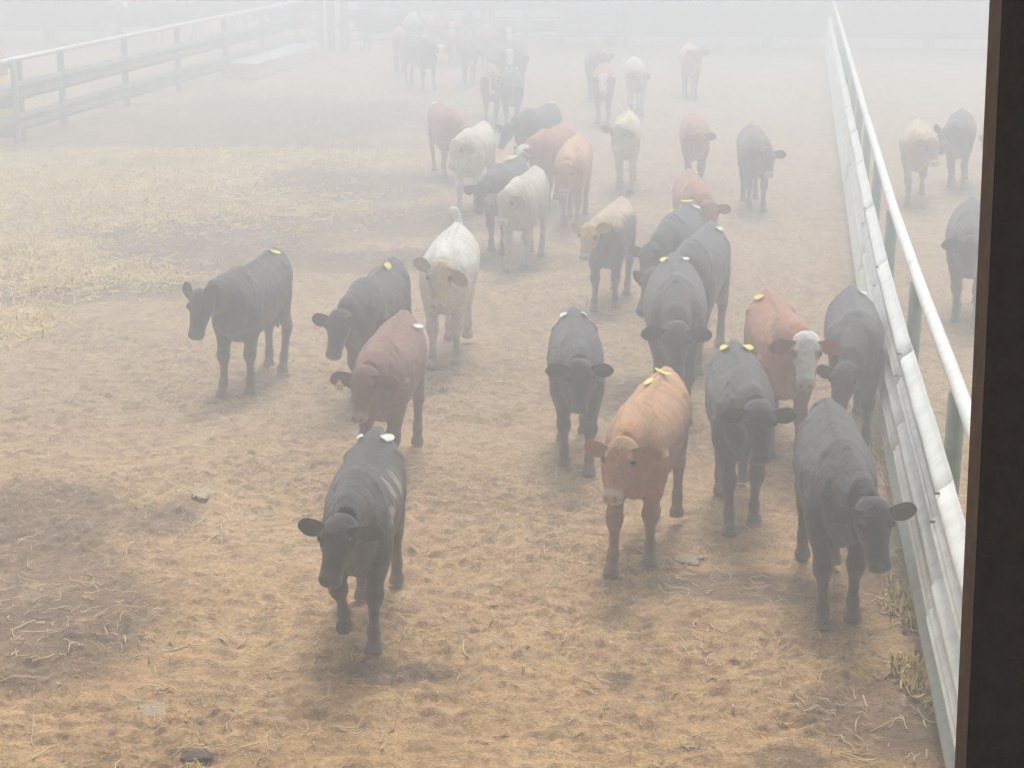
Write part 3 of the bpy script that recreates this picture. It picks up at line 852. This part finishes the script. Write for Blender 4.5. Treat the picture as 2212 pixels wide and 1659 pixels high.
make_cow('yellow', 'pale yellow calf with a grey face and a square muzzle walking at the back', (1350, 412), (1358, 254), s=1.0,
         head=(-.02, -.10, -62, -6), legs=(.16, -.14, -.12, .15), vox=MID, tags=((-.40, -.02, 'tag_yellow', .16, 90),), ear={-1: (12, 10), 1: (-34, 25)})
make_cow('red', 'plain red calf with one white tag, walking by itself right of the pale yellow one', (1500, 412), (1498, 270), s=.98,
         head=(-.10, .04, -66, 6), legs=(.1, -.1, -.1, .1), vox=FAR, tags=((-.50, -.09, 'tag_white', .13, -60),), ear={-1: (-20, 45), 1: (8, 8)})
make_cow('darkbrown', 'dark brown calf with a white muzzle walking alone toward the right rail', (1632, 455), (1622, 274), s=1.0,
         head=(-.12, .10, -68, 12), legs=(.08, -.06, -.1, .1), vox=MID, tags=((-.46, .10, 'tag_white', .14, 60),), ear={-1: (-20, 45), 1: (-4, 5)})
make_cow('tan', 'tan-backed calf with a brown face and cream muzzle in the pen beyond the rail', (1975, 440), (1985, 262), s=1.0,
         head=(-.06, .22, -58, 22), legs=(-.15, .3, .1, -.2), vox=MID, tags=((-.44, .05, 'tag_white', .13, 60),), ear=(4, 20), lift={0: 38}, group='cattle in the pen beyond the right rail', fat=1.1)
make_cow('black', 'black calf with two upright white tags in the pen beyond the rail', (2065, 408), (2080, 226), s=1.0,
         head=(-.10, -.18, -56, -30), legs=(.1, -.1, -.1, .1), vox=MID, tags=T2('tag_white', 'tag_white', .14), ear=(40, 10), group='cattle in the pen beyond the right rail', fat=1.1)
make_cow('black', 'black calf beyond the rail partly cut off by the dark steel column', (2085, 700), (2100, 440), s=1.05,
         head=(-.10, .0, -62, 4), legs=(.15, -.1, -.1, .1), vox=MID, tags=(), ear=(0, 12), group='cattle in the pen beyond the right rail', fat=1.1)
make_cow('orange', 'orange calf beyond the rail almost hidden behind the dark steel column', (2150, 415), (2150, 250), s=1.0,
         head=(-.12, -.06, -62, -6), legs=(.1, -.1, -.1, .1), vox=FAR, tags=(), ear=(0, 12), group='cattle in the pen beyond the right rail')
make_cow('blaze', 'brown calf with thin white stripes down both sides of its face, far back', (1062, 272), (1060, 172), s=1.0,
         head=(-.02, .02, -66, 2), legs=(.1, -.1, -.1, .1), vox=FAR, tags=(), ear=(-24, 40))
make_cow('black', 'black calf with two white tags beside the striped-face brown calf, far back', (1105, 285), (1106, 157), s=1.02,
         head=(-.16, -.06, -62, -6), legs=(.1, -.1, -.1, .1), vox=FAR, tags=T2('tag_white', 'tag_white', .16), ear=(-10, 30))
make_cow('hereford', 'calf with a pure white face far back, just left of a pale-topped calf', (1302, 270), (1305, 150), s=1.0,
         head=(-.04, .0, -66, 2), legs=(.08, -.08, -.1, .1), vox=FAR, tags=T2('tag_white', 'tag_white', .10), ear=(-20, 30))
make_cow('darkbrown', 'dim dark calf looking right from behind the white-faced calf, far back', (1285, 222), (1285, 120), s=1.0,
         head=(.02, .20, -50, 40), legs=(.1, -.1, -.1, .1), vox=FAR, tags=(), ear=(10, 5))
make_cow('cream', 'dim pale-topped calf far back, just right of the white-faced calf', (1375, 250), (1370, 142), s=1.0,
         head=(-.12, .0, -72, 0), legs=(.1, -.1, -.1, .1), vox=FAR, tags=(), ear=(-20, 35))
make_cow('tan', 'lone dim tan calf far back in front of the barn', (1492, 212), (1487, 96), s=1.02,
         head=(.02, .10, -60, 14), legs=(.1, -.08, -.1, .1), vox=FAR, tags=(), ear=(4, 5))
make_cow('blackwhite', 'dark calf in far huddle, long white face, lower of two stacked white faces', (1085, 208), (1065, 108), s=1.0,
         head=(.0, .05, -66, 2), legs=(.1, -.1, -.1, .1), vox=FAR, tags=(), ear=(0, 25))
make_cow('blackwhite', 'dark calf in far huddle, short white face, upper of two stacked white faces', (1088, 150), (1075, 72), s=1.0,
         head=(.02, .05, -60, 4), legs=(.1, -.1, -.1, .1), vox=FAR, tags=(), ear=(0, 35))
make_cow('black', 'dim black calf right behind the far black calf with two white tags', (1118, 205), (1116, 108), s=1.02,
         head=(-.14, .0, -62, 0), legs=(.1, -.1, -.1, .1), vox=FAR, tags=(), ear=(-10, 30))
make_cow('blackwhite', 'dark red-brown calf in the far huddle turned right, white face in profile', (925, 195), (882, 88), s=1.05, heading=-62,
         head=(-.06, .06, -66, 0), legs=(.1, -.1, -.1, .1), vox=FAR, tags=((-.3, .0, 'tag_white', .14, 90),), ear=(-10, 25))
make_cow('hereford', 'tan-eared calf with a narrow white face, standing highest in the far huddle', (980, 140), (985, 48), s=1.0,
         head=(.08, .0, -68, 0), legs=(.1, -.1, -.1, .1), vox=FAR, tags=(), ear=(-24, 20))
make_cow('whiteback', 'calf with a white back and brown face in the far huddle', (895, 128), (890, 34), s=1.08,
         head=(-.16, .0, -60, 0), legs=(.1, -.1, -.1, .1), vox=FAR, tags=(), ear=(-10, 30))
make_cow('black', 'black calf seen side on at the left end of the far huddle', (795, 112), (850, 40), s=1.1, heading=188,
         head=(-.12, .0, -40, 0), legs=(.1, -.1, -.1, .1), vox=FAR, tags=(), ear=(-10, 30))
make_cow('red', 'dim reddish calf in the middle of the far huddle, head lowered', (1052, 152), (1050, 64), s=1.02,
         head=(-.16, .0, -66, 0), legs=(.1, -.1, -.1, .1), vox=FAR, tags=(), ear=(-10, 30))
make_cow('red', 'dim red calf squeezed into the far huddle behind the profile white face', (945, 122), (935, 52), s=1.0, head=(-.10, .0, -60, 0), vox=FAR, ear=(-10, 30), eyes=False)
make_cow('black', 'dim black calf behind the narrow white face in the far huddle', (1015, 108), (1012, 38), s=1.02, head=(-.12, .0, -60, 0), vox=FAR, ear=(-10, 30), eyes=False)
make_cow('darkbrown', 'dim brown calf at the lower middle of the far huddle', (1015, 186), (1010, 92), s=1.0, head=(-.16, .0, -60, 0), vox=FAR, ear=(-10, 30), eyes=False)
make_cow('red', 'dim dull red calf at the lower left of the far huddle', (868, 160), (860, 72), s=1.0, head=(-.14, .0, -60, 0), vox=FAR, ear=(-10, 30), eyes=False)
for (fx, fy, hdg, sc_, lab, tg) in [
        (262, 98, 200, 1.15, 'leftmost dim black cow beyond the left fence with a white tag', ((.30, .10, 'tag_white', .26, 0),)),
        (345, 88, 170, 1.15, 'dim black cow beyond the left fence, second from the left', ()),
        (430, 74, 185, 1.1, 'dim black cow beyond the left fence, in the middle of the row', ((-.2, .0, 'tag_white', .2, 0),)),
        (520, 66, 168, 1.1, 'dim black cow beyond the left fence, second from the corner post', ((-.1, .0, 'tag_white', .24, 0), (.3, .0, 'tag_white', .24, 0))),
        (600, 82, 190, 1.1, 'dim black cow beyond the left fence, nearest to the corner post', ((-.2, .0, 'tag_white', .2, 0),))]:
    make_cow('black', lab, (fx, fy), None, heading=hdg, s=sc_, head=(-.2, 0, -60, 0), vox=FAR, tags=tg, ear=(0, 30), group='black cattle beyond the left fence', eyes=False, name='cow', cat='cow')

# ------------------------------------------------------------------ fences
def wbeam_profile(h=.34, dp=.085):
    """(depth toward the animals, height) of a two-wave guard rail"""
    out = []
    for i in range(25):
        u = i / 24
        w_ = math.sin(2 * math.pi * u) ** 2
        edge = .12 * math.exp(-((u - .5) / .12) ** 2) + .0
        out.append((dp * (w_ ** .8 * .88 + edge + (.25 if 2 < i < 22 and abs(u - .5) < .14 else 0)), h * u))
    return out
def wbeam(parent, pts, side, h, label=None, lap=3.81, seed=0, mat='rail_white', name='guard_rail', bolts=0, lean=0.0, dp=.085):
    """pts: list of (ground position of the rail back, bottom z). side: unit vector toward the animals"""
    prof = wbeam_profile(h, dp)
    mb = MB(); n = len(prof); th = .004
    rr = random.Random(seed)
    # resample into lapped panels
    L = [0]
    for a, b in zip(pts, pts[1:]): L.append(L[-1] + (Vector(b) - Vector(a)).length)
    tot = L[-1]
    def P_(d):
        d = max(0, min(tot, d))
        for i in range(len(pts) - 1):
            if d <= L[i + 1] + 1e-6:
                t = (d - L[i]) / max(1e-6, L[i + 1] - L[i]); return Vector(pts[i]).lerp(Vector(pts[i + 1]), t)
        return Vector(pts[-1])
    d = -rr.random() * 2; k = 0
    while d < tot:
        a, b = max(0, d), min(tot, d + lap + .16)
        if b - a > .2:
            off = .006 * (k % 2)
            zr0, zr1 = rr.uniform(-.004, .004), rr.uniform(-.004, .004)
            m = max(2, int((b - a) / .6) + 1)
            rings = []
            for j in range(m + 1):
                q = P_(a + (b - a) * j / m)
                dent = rr.uniform(-.003, .003)
                zz = zr0 + (zr1 - zr0) * j / m
                rings.append([(q + side * (pd + off + dent - lean * pz) + Vector((0, 0, pz + zz))) for pd, pz in prof] + [(q + side * (pd + off + dent - th - lean * pz) + Vector((0, 0, pz + zz))) for pd, pz in prof[::-1]])
            N = 2 * n; base = [v for r_ in rings for v in r_]; fs = []
            for i in range(m):
                for kk in range(N):
                    x_, y_ = i * N + kk, i * N + (kk + 1) % N
                    fs.append((x_, y_, y_ + N, x_ + N))
            for i in (0, m):
                for kk in range(n - 1):
                    fs.append((i * N + kk, i * N + kk + 1, i * N + N - 2 - kk, i * N + N - 1 - kk))
            mb.add(base, fs)
        d += lap; k += 1
    o = mb.build(name, M[mat], parent, True)
    o['label'] = label if label else o.get('label', '')
    if not label: del o['label']
    # splice bolts, a part each where the photo shows them
    rr = random.Random(seed); d = -rr.random() * 2
    while d < tot and bolts:
        for dx in (.08,):
            for pz in (.155, h - .06):
                if 0 < d + dx < min(tot, bolts):
                    bo = MB()
                    q = P_(d + dx) + side * (.03 + dp * .5 - lean * pz) + Vector((0, 0, pz))
                    bo.tube([q, q + side * .03], .010, 8)
                    bo.build('bolt', M['bolt'], o)
        d += lap
    return o

# right fence: rail line from what the picture shows of it
RIGHT_L = {'pipe': .93, 'top': .86, 'low': .80}
def on_line(L, t): return U * t + V * L
def bend(t):                                     # the line swings out slightly toward the camera
    return .095 * (max(0, 20 - t) / 8) ** 1.2
rf = empty('pipe_and_guard_rail_fence', tuple(on_line(1.02, 12)))
tag(rf, 'white pipe and guard rail fence running along the right side of the pen', 'fence')
rf_m = MB()
ts = [4.5, 7, 9, 11, 13, 16, 20, 25, 30, 38, 46, 54, 61.5]
rfl = rf.location.copy()
def rel(p): return Vector(p) - rfl
rf_m.tube([rel(on_line(1.022 + bend(t), t) + Vector((0, 0, 1.60 + .012 * math.sin(t)))) for t in ts], .050, 16)
rp = rf_m.build('top_pipe', M['pipe_white'], rf, True)
for t in (7.4, 10.5, 13.6, 16.9, 22.9, 29):
    wm = MB()
    c = rel(on_line(1.022 + bend(t), t) + Vector((0, 0, 1.60)))
    wm.tube([c - U * .012, c + U * .012], .0530, 16)
    wm.build('pipe_weld', M['rail_white'], rp, True)
wbeam(rf, [rel(on_line(.905 + bend(t), t) + Vector((0, 0, .80))) for t in ts], -V, .40, seed=3, bolts=22, lean=.10, dp=.10)
wbeam(rf, [rel(on_line(.87 + bend(t), t) + Vector((0, 0, .36))) for t in ts], -V, .40, seed=9, bolts=0, lean=.10, dp=.10)
tb_ = [t for t in ts if t <= 16]
m_ = MB(); m_.tube([rel(on_line(.85 + bend(t), t) + Vector((0, 0, .20))) for t in tb_], .066, 14); m_.build('bottom_pipe', M['mint'], rf, True)
m_ = MB(); m_.tube([rel(on_line(.85 + bend(t), t) + Vector((0, 0, .20))) for t in [16.02] + [t for t in ts if t > 16.1]], .060, 14); m_.build('bottom_pipe', M['rail_white'], rf, True)
for t in (8.7, 12.6, 16.4, 20.3, 24.2, 28.1, 32, 36, 40, 44, 48, 52, 56, 60):
    pm = MB(); q = rel(on_line(1.022 + bend(t), t))
    pm.tube([q + V * (-.04) + Vector((0, 0, -.2)), q + Vector((0, 0, 1.56))], .062, 12)
    pm.build('post', M['post_green'], rf, True)

# left fence
def left_L():
    p = at(75, 120, 1.60)
    return p.dot(V)
LL = left_L()
t0 = at(120, 300).dot(U)
lf_loc = on_line(LL, 30)
lfz = empty('pipe_and_guard_rail_fence', lf_loc)
tag(lfz, 'dim green-grey pipe and guard rail fence along the left side of the pen', 'fence')
def rell(p): return Vector(p) - lf_loc
def tpx(px, py): return at(px, py).dot(U)
def t_for_x(L, px, z=.8):
    lo, hi = 15.0, 90.0
    for _ in range(40):
        md = (lo + hi) / 2
        if proj(on_line(L, md) + Vector((0, 0, z)))[0] < px: lo = md
        else: hi = md
    return lo
post_t = [t_for_x(LL, x) for x in (45, 134, 271, 384, 485, 566, 640, 690)]
m = MB(); m.tube([rell(on_line(LL, t) + Vector((0, 0, 1.60))) for t in (t_for_x(LL, 20, 1.6), 32, 40, 50, 60)], .055, 12); m.build('top_pipe', M['pipe_white'], lfz, True)
wbeam(lfz, [rell(on_line(LL + .07, t) + Vector((0, 0, .80))) for t in (25.0, 33, 42, 52, 60)], V, .38, seed=5, mat='rail_dim')
wbeam(lfz, [rell(on_line(LL + .07, t) + Vector((0, 0, .20))) for t in (25.0, 33, 42, 52, 60)], V, .36, seed=6, mat='rail_dim')
for t in post_t:
    pm = MB(); q = rell(on_line(LL, t)); pm.tube([q + Vector((0, 0, -.2)), q + Vector((0, 0, 1.56))], .075, 12); pm.build('post', M['dark_pipe'], lfz, True)

# near gate at the left edge
gt = at(40, 322)
g = empty('pipe_gate', gt)
tag(g, 'pale green pipe gate standing at the left edge before the dim fence', 'gate')
gd_ = Vector((-.93, -.36, 0)).normalized()
m = MB()
m.tube([gd_ * 0 + Vector((0, 0, .08)), Vector((0, 0, 1.52)), gd_ * .05 + Vector((0, 0, 1.60)), gd_ * .25 + Vector((0, 0, 1.62)), gd_ * 3 + Vector((0, 0, 1.62))], .065, 14)
m.build('frame', M['mint'], g, True)
for z0, hh in ((.78, .34), (.22, .32)):
    wbeam(g, [gd_ * .05 + Vector((0, 0, z0)), gd_ * 3 + Vector((0, 0, z0))], V, hh, seed=int(z0 * 100), mat='rail_dim')

# straw bale showing at the left edge
bp = at(-52, 140, 1.35)
bm = bmesh.new(); bmesh.ops.create_icosphere(bm, subdivisions=5, radius=.62)
for v in bm.verts:
    n_ = v.co.normalized()
    r_ = 1 + .16 * (float(fbm(np.array(n_.x * 9 + 5), np.array(n_.z * 9 + n_.y * 7), 4, 4)) - .5)
    v.co = Vector((v.co.x * r_ * 1.0, v.co.y * r_, v.co.z * r_ * .95))
me = bpy.data.meshes.new('hay_heap'); bm.to_mesh(me); bm.free()
hb = empty('hay_bale', (bp.x, bp.y, 0))
tag(hb, 'yellow hay bale just entering the frame above the gate at the left edge', 'hay bale')
ho = new_obj('hay_top', me, simple_mat('hay_bale', (.48, .32, .12), (.75, .56, .28), 10, .9, bump=1.0), hb, True); ho.location = (0, 0, 1.25)
m = MB(); m.tube([Vector((0, 0, 0)), Vector((0, 0, .15)), Vector((0, 0, 1.1)), Vector((0, 0, 1.2))], [.6, .66, .64, .5], 32); m.build('hay_body', M['hay'], hb, True)

# water trough through the left fence
ta = at(490, 136, .40); tb = at(552, 139, .40)
trl = (ta + tb) / 2
tr = empty('water_trough', (trl.x, trl.y, 0))
tag(tr, 'long concrete water trough with water painted sky-white under the left fence', 'trough')
wd_ = (tb - ta).length; LN = 7.2
m = MB()
Wd = (tb - ta).normalized(); Ld = Vector((-Wd.y, Wd.x, 0))
Ld = (U * 1.0 + V * .0)
def tp(a, b, z): return Wd * a + Ld * b + Vector((0, 0, z))
hw = wd_ / 2
def slab(m, a0, a1, b0, b1, z0, z1):
    vs = [tp(a, b, z) for a in (a0, a1) for b in (b0, b1) for z in (z0, z1)]
    m.add(vs, [(0, 1, 3, 2), (4, 6, 7, 5), (0, 4, 5, 1), (2, 3, 7, 6), (0, 2, 6, 4), (1, 5, 7, 3)])
slab(m, -hw - .06, hw + .06, -.06, 0, 0, .40); slab(m, -hw - .06, hw + .06, LN, LN + .06, 0, .40)
slab(m, -hw - .06, -hw, .002, LN - .002, 0, .415); slab(m, hw, hw + .06, .002, LN - .002, 0, .398)
m.build('basin', M['concrete'], tr)
m = MB(); m.add([tp(-hw, 0, .385), tp(hw, 0, .385), tp(hw, LN, .385), tp(-hw, LN, .385)], [(0, 1, 2, 3)]); m.build('water_surface', M['water'], tr)

# pipe corral panels at the far end
cp = at(716, 112)
def panel(name, a, b, zs, nposts, label, postr=.06, group=None, ztop=None):
    a = Vector(a); b = Vector(b)
    e = empty(name, (a.x, a.y, 0)); tag(e, label, 'gate' if 'gate' in name else 'fence', group)
    d = b - a
    for z in zs:
        m = MB(); m.tube([Vector((0, 0, z)), d + Vector((0, 0, z))], .035, 8); m.build('rail', M['dark_pipe'], e, True)
    for k in range(nposts):
        q = d * (k / (nposts - 1)); m = MB(); m.tube([q + Vector((0, 0, 0)), q + Vector((0, 0, (ztop or zs[-1]) + .05))], postr, 10); m.build('post', M['dark_pipe'], e, True)
cornr = on_line(cp.dot(V), 61.0)
e = empty('corner_post', (cp.x, cp.y, 0)); tag(e, 'thick dim steel corner post where the left fence meets the far gates', 'post')
m = MB(); m.tube([Vector((0, 0, 0)), Vector((0, 0, 2.7))], .13, 14); m.build('shaft', M['dark_pipe'], e, True)
m = MB(); m.tube([Vector((.36, 0, 0)), Vector((.36, 0, 2.6))], .07, 14); m.build('side_shaft', M['dark_pipe'], e, True)
m = MB(); m.tube([Vector((0, 0, 2.69)), Vector((0, 0, 2.76))], [.14, .05], 14); m.build('cap', M['dark_pipe'], e, True)
panel('pipe_gate', cp + Vector((.5, .05, 0)), cp + Vector((5.0, 1.3, 0)), (.35, .65, .95, 1.25, 1.55, 1.85), 3, 'dim pipe gate right of the far corner post')
panel('pipe_fence', cp + Vector((5.1, 1.35, 0)), cp + Vector((9.4, 2.4, 0)), (.35, .65, .95, 1.25, 1.55, 1.85), 3, 'dim pipe panel behind the far huddle of calves')
panel('pipe_gate', cp + Vector((-.3, .1, 0)), cp + Vector((-3.4, 5.4, 0)), (.35, .65, .95, 1.25, 1.55, 1.85), 2, 'dim pipe gate swung back to the left of the far corner post')

# far barns: dark cladding over a white slab standing for the lit gap beneath
def barn(name, label, cat, px0, px1, pyb, depth, hgt, gap, posts, white_h=.55, y_shift=0, bays=None, walltop=None):
    a = at(px0, pyb); b_ = on_line(at(px1, pyb).dot(V), 0)
    t = a.dot(U) + y_shift
    A = on_line(a.dot(V), t); B = on_line(at(px1, pyb).dot(V), t)
    e = empty(name, (A.x, A.y, 0)); tag(e, label, cat)
    W = (B - A).length
    mrot = Matrix((V, U, Vector((0, 0, 1)))).transposed()
    def bx(nm, x0, x1, y0, y1, z0, z1, mat):
        m = MB(); vs = [mrot @ Vector((x, y, z)) for x in (x0, x1) for y in (y0, y1) for z in (z0, z1)]
        m.add(vs, [(0, 1, 3, 2), (4, 6, 7, 5), (0, 4, 5, 1), (2, 3, 7, 6), (0, 2, 6, 4), (1, 5, 7, 3)]); return m.build(nm, M[mat], e)
    bx('gap_light_slab', 0, W, 0, .3, 0, white_h, 'far_white')
    wl = bx('wall', 0, W, -.06, .28, white_h + .004, hgt, 'far_dark')
    m = MB()
    for k in range(int(W / .9)):
        x = .2 + k * .9
        vs = [mrot @ Vector((xx, yy, zz)) for xx in (x, x + .07) for yy in (-.10, -.058) for zz in (white_h + .02, hgt - .02)]
        m.add(vs, [(0, 1, 3, 2), (4, 6, 7, 5), (0, 4, 5, 1), (2, 3, 7, 6), (0, 2, 6, 4), (1, 5, 7, 3)])
    m.build('rib', M['far_dark'], wl)
    bx('roof', -.8, W + .8, -1.0, depth, hgt + .004, hgt + .25, 'roof_dark')
    for k in range(posts):
        x = W * (k + .3) / posts
        bx('post', x, x + .35, -.28, -.102, 0, hgt, 'far_dark')
    return e
barn('cattle_barn', 'long dim dark barn with a white slab as its lit gap across the far right', 'barn', 1208, 2900, 97, 10, 5.5, 0, 5, .30)
barn('cattle_barn', 'faint dark barn with a white slab as its lit gap across the far left', 'barn', -500, 270, 82, 10, 5.5, 0, 4, .32)

# white board fence behind the far huddle
wa = on_line(at(730, 97).dot(V), at(1208, 97).dot(U) + 2.5); wb_ = on_line(at(1206, 97).dot(V), at(1208, 97).dot(U) + 2.5)
e = empty('board_fence', wa); tag(e, 'faint fence of wide white boards between the far gates and the barn', 'fence')
W_ = (wb_ - wa)
m = MB()
vs = [W_ * u + U * y + Vector((0, 0, z)) for u in (0, 1) for y in (.065, .10) for z in (0, 3.45)]
m.add(vs, [(0, 1, 3, 2), (4, 6, 7, 5), (0, 4, 5, 1), (2, 3, 7, 6), (0, 2, 6, 4), (1, 5, 7, 3)])
m.build('backing', M['far_dark'], e)
for (z0, z1) in ((.02, .24), (.62, 1.0), (1.42, 3.4)):
    m = MB()
    vs = [W_ * u + U * y + Vector((0, 0, z)) for u in (0, 1) for y in (0, .06) for z in (z0, z1)]
    m.add(vs, [(0, 1, 3, 2), (4, 6, 7, 5), (0, 4, 5, 1), (2, 3, 7, 6), (0, 2, 6, 4), (1, 5, 7, 3)])
    m.build('board', M['far_white'], e)
for k in range(6):
    m = MB(); m.tube([W_ * (k / 5) - U * .09, W_ * (k / 5) - U * .09 + Vector((0, 0, 3.4))], .08, 8); m.build('post', M['far_dark'], e)

# distant ridge of dark shelter behind the neighbouring pen, seen as a flat grey band
# ------------------------------------------------------------------ steel column, and the barn added around the viewer
def col_at(px, d):      # position on a vertical plane y = d
    return (px - 1106) / FOC * (d * math.cos(P) + 0.0)
PD = 3.0
# door column: two faces seen, edges near x = 2103 and x = 2204 at mid height
cx0 = (2103 - 1106) / FOC * (PD * math.cos(P)) / 1.0
def xat(px, py, d):
    x = (px - 1106) / FOC; y = -(py - 829.5) / FOC
    dy = math.cos(P) + y * math.sin(P)
    return x / dy * d
xl = xat(2101, 830, PD); xs = xat(2150, 830, PD); xr = xat(2206, 1600, PD + .10)
br = empty('steel_column', (xl, PD, 0))
tag(br, 'dark brown steel door column standing close at the right edge', 'column')
m = MB()
W1, W2 = .030, .108
m.add([(0, 0, 2.2), (W1, -.002, 2.2), (W2, .0, 2.2), (W2, .08, 2.2), (0, .08, 2.2),
       (0, 0, 6.6), (W1, -.002, 6.6), (W2 + .03, .0, 6.6), (W2 + .03, .08, 6.6), (0, .08, 6.6)],
      [(0, 1, 6, 5), (1, 2, 7, 6), (2, 3, 8, 7), (3, 4, 9, 8), (4, 0, 5, 9), (4, 3, 2, 1, 0), (5, 6, 7, 8, 9)])
shaft = m.build('shaft', M['post_dark'], br)
m = MB(); m.tube([Vector((.0005, -.0005, 3.1)), Vector((.0005, -.0005, 4.75))], .0011, 6); m.build('lit_edge', M['post_lit_edge'], shaft)  # thin rod along the column corner, put there as its lit edge
br.rotation_euler = (0, R(-.75), 0)
br.location = (xl + .070, PD, 0)

# unseen barn added around the viewer to shade the near fog, outside the frame
bn = empty('added_shade_barn', (0, -3, 0))
tag(bn, 'unseen barn added around the camera, its long roof shading the near fog', 'barn')
def bpart(nm, lo, hi, mat='roof_dark'):
    m = MB(); c = [(a + b) / 2 for a, b in zip(lo, hi)]; m.box((c[0], c[1] + 3, c[2]), [b - a for a, b in zip(lo, hi)]); return m.build(nm, M[mat], bn)
bpart('roof', (-9, -9, 6.62), (9, ROOF_Y, 6.80), 'barn_dark')  # dark roof run far forward so the fog beneath stays dim
bpart('floor', (-8.8, -8.8, 2.95), (8.8, 3.1, 3.1), 'barn_dark')
bpart('wall', (-9, -9, 0), (-8.82, 3.3, 6.60)); bpart('wall', (8.82, -9, 0), (9, 3.3, 6.60)); bpart('wall', (-8.8, -9, 0), (8.8, -8.82, 4.6))  # pale walls bounce light onto the column; low back wall lets sky in
bpart('front_wall', (-8.8, 3.1, 0), (8.8, 3.25, 3.08))

# ------------------------------------------------------------------ haze
def build_haze(density):
    m = MB(); m.box((0, 95, 7.0), (330, 290, 17.0))
    mt = bpy.data.materials.new('haze'); mt.use_nodes = True
    n = mt.node_tree; n.nodes.clear()
    out = n.nodes.new('ShaderNodeOutputMaterial'); pv = n.nodes.new('ShaderNodeVolumePrincipled')
    pv.inputs['Color'].default_value = (.895, .955, 1.0, 1)
    pv.inputs['Density'].default_value = density
    pv.inputs['Anisotropy'].default_value = 0.35
    n.links.new(pv.outputs[0], out.inputs['Volume'])
    o = m.build('haze', mt)
    tag(o, 'thick pale fog filling the whole yard', 'haze', kind='stuff')
build_haze(0.039)
